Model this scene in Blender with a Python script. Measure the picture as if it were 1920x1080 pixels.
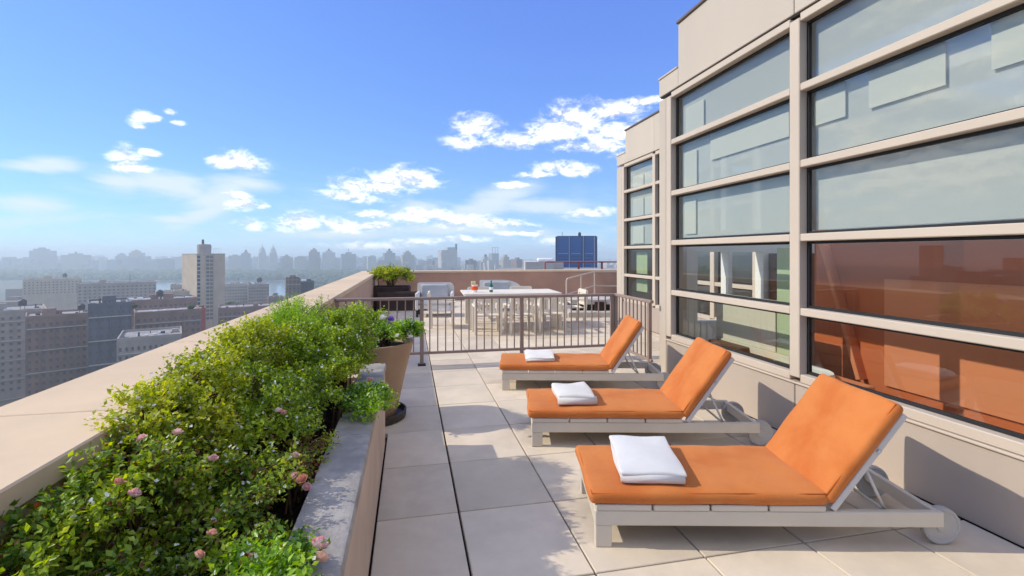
import bpy, bmesh, math, random
import numpy as np
from mathutils import Vector, Matrix

for o in list(bpy.data.objects):
    bpy.data.objects.remove(o)
SC = bpy.context.scene
COL = SC.collection
R = math.radians

# ------------------------------------------------------------------ camera
FPX, EYE, YAW, HOR = 900.0, 1.6, R(12.04), 475.0        # focal length in px of a 1920 wide frame, eye height, heading, horizon row
SA, CA = math.sin(YAW), math.cos(YAW)
cam_data = bpy.data.cameras.new('camera')
cam_data.sensor_width = 36.0
cam_data.lens = 36.0 * FPX / 1920.0
cam_data.shift_y = (HOR - 540.0) / 1920.0
cam_data.clip_start = 0.05
cam_data.clip_end = 60000
cam = bpy.data.objects.new('camera', cam_data)
COL.objects.link(cam)
cam.location = (0, 0, EYE)
cam.rotation_euler = (R(90), 0, -YAW)
SC.camera = cam

# ------------------------------------------------------------------ sun, sky, exposure
SUN_TRAVEL = Vector((1.30, -0.30, -1.0)).normalized()
SUN_ELEV = math.asin(-SUN_TRAVEL.z)
SUN_AZ = math.atan2(-SUN_TRAVEL.x, -SUN_TRAVEL.y)          # clockwise from +Y
sun_data = bpy.data.lights.new('sun', 'SUN')
sun_data.energy = 2.9
sun_data.angle = R(0.53)
sun_data.color = (1.0, 0.92, 0.79)
sun = bpy.data.objects.new('sun', sun_data)
COL.objects.link(sun)
sun.rotation_euler = SUN_TRAVEL.to_track_quat('-Z', 'Y').to_euler()

SC.view_settings.view_transform = 'Standard'
SC.view_settings.look = 'None'
SC.view_settings.exposure = 0.35
SC.view_settings.gamma = 1.0
SC.view_settings.use_curve_mapping = False
cy = SC.cycles
cy.max_bounces = 7; cy.diffuse_bounces = 3; cy.glossy_bounces = 4; cy.transmission_bounces = 4
cy.transparent_max_bounces = 12; cy.volume_bounces = 1
cy.caustics_reflective = False; cy.caustics_refractive = False
cy.sample_clamp_indirect = 6.0
cy.use_denoising = True
cy.use_adaptive_sampling = True; cy.adaptive_threshold = 0.02


class X:
    """tiny expression layer over shader math nodes"""
    nt = None

    def __init__(s, sock): s.s = sock

    @staticmethod
    def m(op, *a, clamp=False):
        n = X.nt.nodes.new('ShaderNodeMath'); n.operation = op; n.use_clamp = clamp
        for i, v in enumerate(a):
            if isinstance(v, X): X.nt.links.new(v.s, n.inputs[i])
            else: n.inputs[i].default_value = v
        return X(n.outputs[0])

    def __add__(s, o): return X.m('ADD', s, o)
    __radd__ = __add__
    def __sub__(s, o): return X.m('SUBTRACT', s, o)
    def __rsub__(s, o): return X.m('SUBTRACT', o, s)
    def __mul__(s, o): return X.m('MULTIPLY', s, o)
    __rmul__ = __mul__
    def __truediv__(s, o): return X.m('DIVIDE', s, o)
    def sstep(s, a, b):
        n = X.nt.nodes.new('ShaderNodeMapRange'); n.interpolation_type = 'SMOOTHSTEP'
        X.nt.links.new(s.s, n.inputs[0]); n.inputs[1].default_value = a; n.inputs[2].default_value = b
        return X(n.outputs[0])


def combine(x, y, z):
    n = X.nt.nodes.new('ShaderNodeCombineXYZ')
    for i, v in enumerate((x, y, z)):
        if isinstance(v, X): X.nt.links.new(v.s, n.inputs[i])
        else: n.inputs[i].default_value = v
    return n.outputs[0]


def noise(vec, scale, detail=6, rough=.55, lac=2.0, dist=0.0):
    n = X.nt.nodes.new('ShaderNodeTexNoise')
    n.inputs['Scale'].default_value = scale; n.inputs['Detail'].default_value = detail
    n.inputs['Roughness'].default_value = rough; n.inputs['Lacunarity'].default_value = lac
    n.inputs['Distortion'].default_value = dist
    X.nt.links.new(vec, n.inputs['Vector'])
    return X(n.outputs[0])


def mixc(fac, a, b, mode='MIX'):
    n = X.nt.nodes.new('ShaderNodeMix'); n.data_type = 'RGBA'; n.blend_type = mode
    if isinstance(fac, X): X.nt.links.new(fac.s, n.inputs[0])
    else: n.inputs[0].default_value = fac
    for i, v in ((6, a), (7, b)):
        if isinstance(v, tuple): n.inputs[i].default_value = v + ((1,) if len(v) == 3 else ())
        else: X.nt.links.new(v, n.inputs[i])
    return n.outputs[2]


def vlen(vec, mul, add):
    n = X.nt.nodes.new('ShaderNodeVectorMath'); n.operation = 'MULTIPLY_ADD'
    X.nt.links.new(vec, n.inputs[0]); n.inputs[1].default_value = mul; n.inputs[2].default_value = add
    l = X.nt.nodes.new('ShaderNodeVectorMath'); l.operation = 'LENGTH'; X.nt.links.new(n.outputs[0], l.inputs[0])
    return X(l.outputs['Value'])


def az_el(u, v):
    """heading and elevation of a cloud seen at this place in the sky"""
    x, z = (u - 960) / FPX, -(v - HOR) / FPX
    return math.atan(x) + YAW, math.atan2(z, math.hypot(1, x))


SKY_GAIN = 1 / (0.12 * 2 ** SC.view_settings.exposure)


def build_world():
    w = bpy.data.worlds.new('World'); SC.world = w; w.use_nodes = True
    nt = w.node_tree; X.nt = nt
    nt.nodes.clear()
    out = nt.nodes.new('ShaderNodeOutputWorld'); bg = nt.nodes.new('ShaderNodeBackground')
    nt.links.new(bg.outputs[0], out.inputs[0])
    bg.inputs[1].default_value = 0.12
    sky = nt.nodes.new('ShaderNodeTexSky'); sky.sky_type = 'NISHITA'; sky.sun_disc = False
    sky.sun_elevation = SUN_ELEV; sky.sun_rotation = SUN_AZ
    sky.altitude = 60; sky.air_density = 1.0; sky.dust_density = 0.0; sky.ozone_density = 4.0
    # colour grade of the clear sky: the photograph's sky is evenly bright and strongly blue
    sr = nt.nodes.new('ShaderNodeSeparateColor'); nt.links.new(sky.outputs[0], sr.inputs[0])
    ch = [X.m('POWER', X(sr.outputs[i]), p) * (k * SKY_GAIN) for i, (p, k) in enumerate(((.66, .155), (.71, .208), (.35, .59)))]
    base = combine(*ch)
    tc = nt.nodes.new('ShaderNodeTexCoord')
    sep = nt.nodes.new('ShaderNodeSeparateXYZ'); nt.links.new(tc.outputs['Generated'], sep.inputs[0])
    x, y, z = (X(sep.outputs[i]) for i in range(3))
    az = X.m('ARCTAN2', x, y)
    el = X.m('ARCSINE', X.m('MINIMUM', X.m('MAXIMUM', z, -1.0), 1.0))
    # cumulus: soft patches broken up by fractal noise, all in heading / elevation
    wob = noise(combine(az * 1.0, el * 2.0, 0.7), 9.0, 3, .5) - 0.5
    wob2 = noise(combine(az * 1.0, el * 2.0, 5.7), 9.0, 3, .5) - 0.5
    azw, elw = az + wob * 0.05, el + wob2 * 0.022
    puffs = [(893, 238, 40, 17), (872, 266, 34, 13), (965, 264, 48, 13), (1030, 245, 45, 17), (1085, 222, 52, 20),
             (1150, 205, 55, 14), (1205, 190, 40, 8), (1150, 245, 60, 16), (1110, 272, 70, 9), (1195, 288, 45, 7),
             (760, 338, 62, 17), (690, 350, 62, 12), (660, 368, 55, 8),
             (445, 302, 44, 13), (405, 301, 22, 7), (228, 298, 34, 17), (250, 312, 24, 7), (272, 285, 16, 5),
             (262, 221, 22, 10), (286, 222, 12, 5), (312, 208, 13, 5), (257, 238, 12, 4), (335, 230, 12, 4),
             (1062, 317, 52, 10), (1010, 327, 40, 5), (960, 343, 26, 5),
             (455, 384, 34, 9), (440, 366, 22, 7), (492, 388, 14, 5),
             (470, 420, 34, 9), (575, 419, 60, 13), (640, 424, 40, 10), (690, 424, 42, 7), (690, 400, 30, 6),
             (860, 412, 55, 11), (780, 405, 48, 14), (930, 418, 60, 8), (1100, 396, 40, 6), (1060, 452, 50, 5),
             (700, 462, 80, 8), (850, 448, 60, 6), (780, 452, 50, 6), (980, 440, 55, 5)]
    dmin = None
    pw = combine(azw, elw, 0.0)
    for (u, v, hw, hh) in puffs:
        a0, e0 = az_el(u, v); k = 1 / (1 + ((u - 960) / FPX) ** 2)
        sa = hw / FPX * k * 1.25; se = hh / FPX * math.sqrt(k) * 1.32
        q = vlen(pw, (1 / sa, 1 / se, 0), (-a0 / sa, -e0 / se, 0))
        dmin = q if dmin is None else X.m('MINIMUM', dmin, q)
    acc = 1.0 - dmin
    # extra cloud added all round out of view to lift and whiten shade
    inv = X.m('DIVIDE', 1.0, X.m('MAXIMUM', z, 0.0) + 0.16)
    ring = noise(combine(x * inv, y * inv, 0.0), 0.9, 5, .56)
    out_of_view = X.m('MAXIMUM', X.m('ABSOLUTE', X.m('WRAP', az - YAW, math.pi, -math.pi)).sstep(0.80, 1.0), el.sstep(0.50, 0.66))
    acc = X.m('MAXIMUM', acc, ((ring - 0.485) * 7.0 + 1.2) * out_of_view * el.sstep(0.0, 0.05) - 1.2)
    det = noise(combine(az * 1.0, el * 1.9, 0.0), 21.0, 6, .66, 2.1, .35)
    det_up = noise(combine(az * 1.0, (el + 0.013) * 1.9, 0.0), 21.0, 4, .66, 2.1, .35)
    dens = (acc + (det - 0.5) * 2.5).sstep(-0.25, 1.05)
    shade = ((det_up - det) * 2.6 + 0.5).sstep(0.3, 0.9)
    # thin cirrus veils
    cir = None; tilted = {}
    for (u, v, hw, hh, tilt) in [(300, 345, 120, 22, .15), (420, 365, 75, 30, -.5), (380, 400, 70, 18, -.5), (470, 345, 60, 16, .1), (640, 440, 120, 9, 0), (880, 430, 150, 10, 0), (780, 395, 70, 18, -.1), (330, 412, 40, 9, 0),
                                 (930, 375, 75, 24, -.3), (1010, 385, 90, 14, .05), (880, 395, 100, 14, -.1), (230, 340, 60, 20, 0), (60, 380, 90, 20, 0), (90, 310, 80, 14, -.1)]:
        a0, e0 = az_el(u, v); k = 1 / (1 + ((u - 960) / FPX) ** 2)
        sa, se = hw / FPX * k * 1.25, hh / FPX * math.sqrt(k) * 1.3
        sh = tilted[tilt] if tilt in tilted else tilted.setdefault(tilt, combine(az, el + az * tilt, 0.0))
        q = vlen(sh, (1 / sa, 1 / se, 0), (-a0 / sa, -(e0 + a0 * tilt) / se, 0))
        cir = q if cir is None else X.m('MINIMUM', cir, q)
    cir = 1.0 - cir
    cn = noise(combine(az * 1.0 + el * 0.9, el * 3.4, 9.0), 8.0, 5, .6, 2.0, .6)
    cirrus = (cir * 0.9 + (cn - 0.5) * 1.5).sstep(-0.15, 0.75) * 0.85
    low = el.sstep(0.005, 0.03) * (1.0 - el.sstep(0.05, 0.17))
    veil = (cn - 0.40).sstep(0.0, 0.35) * low * 0.5
    cirrus = X.m('MAXIMUM', cirrus, veil)
    g = SKY_GAIN
    c1 = mixc(cirrus, base, (.86 * g, .97 * g, 1.02 * g))
    cloudcol = mixc(shade, (1.75 * g, 1.73 * g, 1.66 * g), (.78 * g, .84 * g, .96 * g))
    c2 = mixc(dens, c1, cloudcol)
    nt.links.new(c2, bg.inputs[0])
    w.cycles.sampling_method = 'MANUAL'; w.cycles.sample_map_resolution = 256


build_world()


# ------------------------------------------------------------------ helpers: places
def W(u, v, z=0.0):
    """a point on the level z seen in the photograph at (u, v)"""
    d = FPX * (EYE - z) / (v - HOR)
    lat = (u - 960) / FPX * d
    return Vector((d * SA + lat * CA, d * CA - lat * SA, z))


def D(u, d, z=0.0):
    lat = (u - 960) / FPX * d
    return Vector((d * SA + lat * CA, d * CA - lat * SA, z))


def HZ(v, d):
    return EYE - (v - HOR) * d / FPX


# ------------------------------------------------------------------ helpers: materials
MATS = {}


def new_mat(name):
    m = bpy.data.materials.new(name); m.use_nodes = True
    X.nt = m.node_tree
    b = m.node_tree.nodes['Principled BSDF']
    MATS[name] = m
    return m, b


def tex(kind='Object'):
    n = X.nt.nodes.new('ShaderNodeTexCoord'); return n.outputs[kind]


def hv(c, k):
    return tuple(min(1, max(0, x * k)) for x in c)


def M(name, col, rough=.7, var=.12, scale=4.0, bump=0.0, bscale=60.0, spec=.35, rand=0.0, metal=0.0, stain=0.0, stretch=(1, 1, 1)):
    m, b = new_mat(name)
    nt = m.node_tree
    mp = nt.nodes.new('ShaderNodeMapping'); nt.links.new(tex(), mp.inputs[0]); mp.inputs['Scale'].default_value = stretch
    v = mp.outputs[0]
    if rand:
        oi = nt.nodes.new('ShaderNodeObjectInfo')
        rnd = X(oi.outputs['Random'])
        add = nt.nodes.new('ShaderNodeVectorMath'); add.operation = 'ADD'
        nt.links.new(v, add.inputs[0]); nt.links.new(combine(rnd * 37.0, rnd * 11.0, rnd * 5.0), add.inputs[1])
        v = add.outputs[0]
    n1 = noise(v, scale, 7, .6)
    c = mixc(n1.sstep(.3, .7), hv(col, 1 - var), hv(col, 1 + var))
    n3 = noise(v, scale * 14, 4, .6)
    c = mixc((n3 - .5) * var * 1.5 + .5, c, hv(col, 1.0), 'OVERLAY') if False else c
    if stain:
        n2 = noise(v, scale * .45, 9, .68, 2.1, .4)
        c = mixc((1.0 - n2.sstep(.34, .55)) * stain, c, hv(col, .55))
    if rand:
        k = (rnd - .5) * (2 * rand) + 1.0
        mul = nt.nodes.new('ShaderNodeVectorMath'); mul.operation = 'SCALE'
        nt.links.new(c, mul.inputs[0]); nt.links.new(k.s, mul.inputs['Scale']); c = mul.outputs[0]
    nt.links.new(c, b.inputs['Base Color'])
    rr = (n1 - .5) * .25 + rough
    nt.links.new(rr.s, b.inputs['Roughness'])
    b.inputs['Specular IOR Level'].default_value = spec
    b.inputs['Metallic'].default_value = metal
    if bump:
        bn = nt.nodes.new('ShaderNodeBump'); bn.inputs['Strength'].default_value = bump; bn.inputs['Distance'].default_value = .01
        h = noise(v, bscale, 5, .6)
        nt.links.new(h.s, bn.inputs['Height']); nt.links.new(bn.outputs[0], b.inputs['Normal'])
    return m


def leaf_mat(name, dark, mid, lite, rough=.42, trans=.35):
    m = bpy.data.materials.new(name); m.use_nodes = True; MATS[name] = m
    nt = m.node_tree; X.nt = nt; nt.nodes.clear()
    out = nt.nodes.new('ShaderNodeOutputMaterial')
    at = nt.nodes.new('ShaderNodeAttribute'); at.attribute_name = 'tint'
    rp = nt.nodes.new('ShaderNodeValToRGB'); nt.links.new(at.outputs['Fac'], rp.inputs[0])
    e = rp.color_ramp.elements
    e[0].position = 0; e[0].color = dark + (1,); e[1].position = 1; e[1].color = lite + (1,)
    q = e.new(.5); q.color = mid + (1,)
    p = nt.nodes.new('ShaderNodeBsdfPrincipled'); nt.links.new(rp.outputs[0], p.inputs['Base Color'])
    p.inputs['Roughness'].default_value = rough; p.inputs['Specular IOR Level'].default_value = .45
    t = nt.nodes.new('ShaderNodeBsdfTranslucent')
    hs = nt.nodes.new('ShaderNodeHueSaturation'); hs.inputs['Hue'].default_value = .485; hs.inputs['Saturation'].default_value = 1.15; hs.inputs['Value'].default_value = 1.25
    nt.links.new(rp.outputs[0], hs.inputs['Color']); nt.links.new(hs.outputs[0], t.inputs[0])
    mx = nt.nodes.new('ShaderNodeMixShader'); mx.inputs[0].default_value = trans
    nt.links.new(p.outputs[0], mx.inputs[1]); nt.links.new(t.outputs[0], mx.inputs[2])
    nt.links.new(mx.outputs[0], out.inputs[0])
    return m


def glass_mat(name, tint, refl):
    m = bpy.data.materials.new(name); m.use_nodes = True; MATS[name] = m
    nt = m.node_tree; X.nt = nt; nt.nodes.clear()
    out = nt.nodes.new('ShaderNodeOutputMaterial')
    tr = nt.nodes.new('ShaderNodeBsdfTransparent'); tr.inputs[0].default_value = tint + (1,)
    gl = nt.nodes.new('ShaderNodeBsdfGlossy'); gl.inputs['Roughness'].default_value = 0.0; gl.inputs[0].default_value = (.93, .97, .97, 1)
    bn = nt.nodes.new('ShaderNodeBump'); bn.inputs['Strength'].default_value = .012; bn.inputs['Distance'].default_value = .02
    h = noise(tex(), 1.1, 1, .4); nt.links.new(h.s, bn.inputs['Height']); nt.links.new(bn.outputs[0], gl.inputs['Normal'])
    fr = nt.nodes.new('ShaderNodeFresnel'); fr.inputs[0].default_value = 1.55
    f = X(fr.outputs[0]) * 1.0 + refl
    mx = nt.nodes.new('ShaderNodeMixShader'); nt.links.new(X.m('MINIMUM', f, .95).s, mx.inputs[0])
    nt.links.new(tr.outputs[0], mx.inputs[1]); nt.links.new(gl.outputs[0], mx.inputs[2])
    nt.links.new(mx.outputs[0], out.inputs[0])
    return m


def city_mat(name, col, glass=(.05, .06, .08), pw=3.4, ph=3.3, fw=.5, fh=.55, rand=.08):
    """masonry with a far-off window grid"""
    m, b = new_mat(name); nt = m.node_tree
    sep = nt.nodes.new('ShaderNodeSeparateXYZ'); nt.links.new(tex(), sep.inputs[0])
    x, y, z = (X(sep.outputs[i]) for i in range(3))
    fu = X.m('FRACT', (x + y) * (1 / pw) + 500.0); fv = X.m('FRACT', z * (1 / ph) + 500.0)
    win = X.m('LESS_THAN', fu, fw) * X.m('LESS_THAN', fv, fh)
    geo = nt.nodes.new('ShaderNodeNewGeometry'); sn = nt.nodes.new('ShaderNodeSeparateXYZ'); nt.links.new(geo.outputs['Normal'], sn.inputs[0])
    win = win * X.m('LESS_THAN', X.m('ABSOLUTE', X(sn.outputs[2])), .5)
    oi = nt.nodes.new('ShaderNodeObjectInfo'); rnd = X(oi.outputs['Random'])
    n1 = noise(tex(), .08, 5, .6)
    c = mixc(n1, hv(col, .85), hv(col, 1.15))
    mul = nt.nodes.new('ShaderNodeVectorMath'); mul.operation = 'SCALE'
    nt.links.new(c, mul.inputs[0]); nt.links.new(((rnd - .5) * 2 * rand + 1.0).s, mul.inputs['Scale'])
    nt.links.new(mixc(win * .8, mul.outputs[0], glass), b.inputs['Base Color'])
    b.inputs['Roughness'].default_value = .8; b.inputs['Specular IOR Level'].default_value = .2
    return m


# ------------------------------------------------------------------ helpers: meshes
class MB:
    def __init__(s): s.v = []; s.f = []; s.smooth = False

    def add(s, v, f):
        o = len(s.v); s.v += [tuple(p) for p in v]; s.f += [tuple(i + o for i in q) for q in f]
        return s

    def box(s, x0, x1, y0, y1, z0, z1, b=0.0):
        if b <= 0:
            v = [(x, y, z) for z in (z0, z1) for y in (y0, y1) for x in (x0, x1)]
            return s.add(v, [(0, 2, 3, 1), (4, 5, 7, 6), (0, 1, 5, 4), (2, 6, 7, 3), (0, 4, 6, 2), (1, 3, 7, 5)])
        c = ((x0 + x1) / 2, (y0 + y1) / 2, (z0 + z1) / 2)
        h = ((x1 - x0) / 2, (y1 - y0) / 2, (z1 - z0) / 2)
        b = min(b, h[0] * .9, h[1] * .9, h[2] * .9)
        v = []; idx = {}
        for sx in (-1, 1):
            for sy in (-1, 1):
                for sz in (-1, 1):
                    for ax in range(3):
                        p = [sx * (h[0] - b), sy * (h[1] - b), sz * (h[2] - b)]
                        p[ax] = (sx, sy, sz)[ax] * h[ax]
                        idx[(sx, sy, sz, ax)] = len(v); v.append((c[0] + p[0], c[1] + p[1], c[2] + p[2]))
        f = []

        def quad(q):
            p = [Vector(v[i]) - Vector(c) for i in q]
            n = (p[1] - p[0]).cross(p[2] - p[0])
            if n.dot(sum(p, Vector())) < 0: q = q[::-1]
            f.append(tuple(q))
        for ax in range(3):
            for sg in (-1, 1):
                k = []
                for (a, bb) in ((-1, -1), (1, -1), (1, 1), (-1, 1)):
                    t = [0, 0, 0]; t[ax] = sg; t[(ax + 1) % 3] = a; t[(ax + 2) % 3] = bb
                    k.append(idx[(t[0], t[1], t[2], ax)])
                quad(k)
        for ax in range(3):                     # edges along ax
            a1, a2 = (ax + 1) % 3, (ax + 2) % 3
            for s1 in (-1, 1):
                for s2 in (-1, 1):
                    lo = [0, 0, 0]; lo[ax] = -1; lo[a1] = s1; lo[a2] = s2
                    hi = list(lo); hi[ax] = 1
                    quad([idx[(*lo, a1)], idx[(*lo, a2)], idx[(*hi, a2)], idx[(*hi, a1)]])
        for sx in (-1, 1):
            for sy in (-1, 1):
                for sz in (-1, 1):
                    quad([idx[(sx, sy, sz, 0)], idx[(sx, sy, sz, 1)], idx[(sx, sy, sz, 2)]])
        return s.add(v, f)

    def bar(s, p0, p1, w, h, up=(0, 0, 1), b=0.004):
        """rectangular bar from p0 to p1, w across, h along up"""
        p0, p1 = Vector(p0), Vector(p1); ax = (p1 - p0); L = ax.length; ax.normalize()
        up = Vector(up); side = up.cross(ax)
        if side.length < 1e-4: side = Vector((1, 0, 0)).cross(ax)
        side.normalize(); up = ax.cross(side).normalized()
        t = MB().box(0, L, -w / 2, w / 2, -h / 2, h / 2, b)
        return s.add([p0 + ax * q[0] + side * q[1] + up * q[2] for q in t.v], t.f)

    def tube(s, pts, r, n=8, cap=True):
        pts = [Vector(p) for p in pts]; rs = r if isinstance(r, (list, tuple)) else [r] * len(pts)
        rings = []; prev = None
        for i, p in enumerate(pts):
            t = (pts[min(i + 1, len(pts) - 1)] - pts[max(i - 1, 0)]).normalized()
            a = (prev - t * prev.dot(t)) if prev is not None else (Vector((0, 0, 1)) if abs(t.z) < .9 else Vector((1, 0, 0))).cross(t)
            a.normalize(); prev = a; bb = t.cross(a)
            rings.append([p + (a * math.cos(2 * math.pi * k / n) + bb * math.sin(2 * math.pi * k / n)) * rs[i] for k in range(n)])
        v = [q for rg in rings for q in rg]; f = []
        for i in range(len(pts) - 1):
            for k in range(n):
                f.append((i * n + k, i * n + (k + 1) % n, (i + 1) * n + (k + 1) % n, (i + 1) * n + k))
        if cap:
            f.append(tuple(range(n - 1, -1, -1))); f.append(tuple((len(pts) - 1) * n + k for k in range(n)))
        return s.add(v, f)

    def lathe(s, prof, n=32, c=(0, 0, 0), axis='z'):
        v = []; f = []
        for (r, z) in prof:
            for k in range(n):
                a = 2 * math.pi * k / n
                q = (r * math.cos(a), r * math.sin(a), z)
                if axis == 'y': q = (q[0], q[2], q[1])
                v.append((c[0] + q[0], c[1] + q[1], c[2] + q[2]))
        for i in range(len(prof) - 1):
            for k in range(n):
                q = (i * n + k, i * n + (k + 1) % n, (i + 1) * n + (k + 1) % n, (i + 1) * n + k)
                f.append(q if axis == 'z' else q[::-1])
        return s.add(v, f)

    def prism(s, poly, z0, z1):
        n = len(poly)
        v = [(x, y, z0) for x, y in poly] + [(x, y, z1) for x, y in poly]
        f = [tuple(range(n - 1, -1, -1)), tuple(range(n, 2 * n))] + [(k, (k + 1) % n, n + (k + 1) % n, n + k) for k in range(n)]
        return s.add(v, f)

    def build(s, name, mat, parent=None, smooth=None, loc=None):
        me = bpy.data.meshes.new(name); me.from_pydata(s.v, [], s.f); me.update()
        if smooth:
            me.polygons.foreach_set('use_smooth', [True] * len(me.polygons))
            if smooth is not True: me.set_sharp_from_angle(angle=R(smooth))
        return link(name, me, mat, parent, loc)


def link(name, me, mat, parent=None, loc=None, rot=None):
    o = bpy.data.objects.new(name, me); COL.objects.link(o)
    if mat is not None and not me.materials:
        me.materials.append(MATS[mat] if isinstance(mat, str) else mat)
    if parent is not None: o.parent = parent
    if loc is not None: o.location = loc
    if rot is not None: o.rotation_euler = rot
    return o


def tag(o, label=None, cat=None, group=None, kind=None):
    if label: o['label'] = label
    if cat: o['category'] = cat
    if group: o['group'] = group
    if kind: o['kind'] = kind
    return o


def thing(name, label, cat, loc=(0, 0, 0), rz=0.0, group=None):
    o = bpy.data.objects.new(name, None); COL.objects.link(o)
    o.empty_display_size = .2; o.location = loc; o.rotation_euler = (0, 0, rz)
    return tag(o, label, cat, group)


def dup_tree(o, parent=None):
    c = o.copy(); COL.objects.link(c); c.parent = parent
    for ch in list(o.children): dup_tree(ch, c)
    return c


def np_mesh(name, verts, faces, mat, parent=None, tint=None, smooth=False, kind=None):
    """verts (n,3) and triangle faces (m,3) as arrays"""
    me = bpy.data.meshes.new(name)
    nv, nf = len(verts), len(faces)
    me.vertices.add(nv); me.vertices.foreach_set('co', np.asarray(verts, np.float32).ravel())
    me.loops.add(nf * 3); me.loops.foreach_set('vertex_index', np.asarray(faces, np.int32).ravel())
    me.polygons.add(nf); me.polygons.foreach_set('loop_start', np.arange(0, nf * 3, 3, dtype=np.int32))
    me.polygons.foreach_set('loop_total', np.full(nf, 3, np.int32))
    if smooth: me.polygons.foreach_set('use_smooth', np.ones(nf, bool))
    me.update(calc_edges=True)
    if tint is not None:
        at = me.attributes.new('tint', 'FLOAT', 'POINT'); at.data.foreach_set('value', np.asarray(tint, np.float32))
    o = link(name, me, mat, parent)
    if kind: o['kind'] = kind
    return o


def rounded(sx, sy, sz, r, n=(24, 12, 5), puff=0.0, jit=0.0, seed=0, droop=0.0):
    """soft box centred on x,y, resting on z=0; returns verts, faces"""
    rng = random.Random(seed)

    def samples(h, k):
        inner = [(-h + r) + (2 * (h - r)) * i / k for i in range(k + 1)]
        edge = [-h + r - r * math.sin(t * math.pi / 2 / 4) for t in (4, 3, 2, 1)]
        return edge + inner + [-e for e in reversed(edge)]
    hx, hy, hz = sx / 2, sy / 2, sz / 2
    ax, ay, az_ = samples(hx, n[0]), samples(hy, n[1]), samples(hz, n[2])
    v = []; ind = {}; f = []
    ph = [rng.uniform(0, 6.28) for _ in range(8)]

    def vert(i, j, k):
        if (i, j, k) in ind: return ind[(i, j, k)]
        p = Vector((ax[i], ay[j], az_[k]))
        q = Vector((max(-hx + r, min(hx - r, p.x)), max(-hy + r, min(hy - r, p.y)), max(-hz + r, min(hz - r, p.z))))
        d = p - q
        if d.length > 1e-9: p = q + d.normalized() * r
        ux, uy = p.x / hx, p.y / hy
        crown = (1 - ux ** 4) * (1 - uy ** 4)
        p.z += puff * crown * (1 if p.z > 0 else -.2)
        if jit:
            p.z += jit * (math.sin(9 * p.x + ph[0]) * math.sin(11 * p.y + ph[1]) + .6 * math.sin(21 * p.x + ph[2] + 7 * p.y)) * (p.z > 0)
            p.x += jit * .9 * math.sin(13 * p.y + ph[3]) * ux; p.y += jit * .9 * math.sin(10 * p.x + ph[4]) * uy
        ind[(i, j, k)] = len(v); v.append((p.x, p.y, p.z + hz)); return ind[(i, j, k)]
    nx, ny, nz = len(ax) - 1, len(ay) - 1, len(az_) - 1
    for i in range(nx):
        for j in range(ny):
            f.append((vert(i, j, 0), vert(i, j + 1, 0), vert(i + 1, j + 1, 0), vert(i + 1, j, 0)))
            f.append((vert(i, j, nz), vert(i + 1, j, nz), vert(i + 1, j + 1, nz), vert(i, j + 1, nz)))
    for i in range(nx):
        for k in range(nz):
            f.append((vert(i, 0, k), vert(i + 1, 0, k), vert(i + 1, 0, k + 1), vert(i, 0, k + 1)))
            f.append((vert(i, ny, k), vert(i, ny, k + 1), vert(i + 1, ny, k + 1), vert(i + 1, ny, k)))
    for j in range(ny):
        for k in range(nz):
            f.append((vert(0, j, k), vert(0, j, k + 1), vert(0, j + 1, k + 1), vert(0, j + 1, k)))
            f.append((vert(nx, j, k), vert(nx, j + 1, k), vert(nx, j + 1, k + 1), vert(nx, j, k + 1)))
    return v, f


# ------------------------------------------------------------------ materials
M('tile', (.665, .57, .435), .82, .09, 2.2, .14, 140, .25, rand=.085, stain=.22)
M('joint', (.035, .033, .03), .95, .2)
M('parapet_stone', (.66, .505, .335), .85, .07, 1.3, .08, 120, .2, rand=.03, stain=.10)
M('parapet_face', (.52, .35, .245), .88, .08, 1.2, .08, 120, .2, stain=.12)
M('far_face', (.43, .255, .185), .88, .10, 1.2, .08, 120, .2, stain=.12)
M('planter_face', (.60, .47, .36), .8, .10, 1.6, .10, 90, .25, stain=.30)
M('planter_cap', (.38, .35, .31), .75, .25, 6.0, .35, 50, .3, stain=.6)
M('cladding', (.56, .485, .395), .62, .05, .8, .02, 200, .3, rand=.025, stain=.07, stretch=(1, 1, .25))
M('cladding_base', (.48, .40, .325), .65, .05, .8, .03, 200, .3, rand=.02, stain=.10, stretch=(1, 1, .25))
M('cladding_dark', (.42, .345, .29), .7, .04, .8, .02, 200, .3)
M('frame_metal', (.58, .49, .39), .5, .03, .8, .0, 200, .4)
M('coping_metal', (.16, .12, .10), .5, .05, 1, .0, 200, .4)
M('dark_gasket', (.02, .02, .022), .6, .1)
M('rail_paint', (.30, .215, .175), .45, .08, 3, .03, 150, .4)
M('hand_rail', (.52, .43, .36), .4, .05, 3, .0, 150, .4)
M('black_foot', (.02, .02, .02), .5, .1)
M('lounger_frame', (.63, .57, .47), .45, .05, 2, .03, 120, .4, rand=.02)
M('lounger_tube', (.60, .59, .57), .38, .04, 2, .0, 120, .4)
M('wheel', (.44, .43, .41), .6, .06, 4)
M('wheel_core', (.05, .05, .05), .6, .1)
M('towel', (.86, .86, .85), .95, .03, 6, .8, 420, .1)
M('towel_warm', (.86, .84, .79), .95, .03, 6, .8, 420, .1)
M('terracotta', (.40, .27, .165), .6, .10, 2.2, .05, 60, .35, stain=.22)
M('saucer', (.045, .035, .028), .55, .2)
M('soil', (.035, .026, .019), .98, .5, 20, .9, 60, .1)
M('bark', (.11, .065, .04), .9, .35, 25, .4, 60, .1)
M('twig_dry', (.26, .16, .09), .9, .35, 25, .3, 60, .1)
M('table_wood', (.78, .70, .57), .6, .05, 2, .0, 80, .3, rand=.04)
M('grill_steel', (.46, .47, .47), .5, .05, 2, .0, 80, .5, metal=.1)
M('grill_pale', (.72, .69, .64), .5, .05, 2)
M('cushion_grey', (.42, .43, .43), .9, .05, 4)
M('cushion_pale', (.66, .69, .72), .9, .05, 4)
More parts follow.
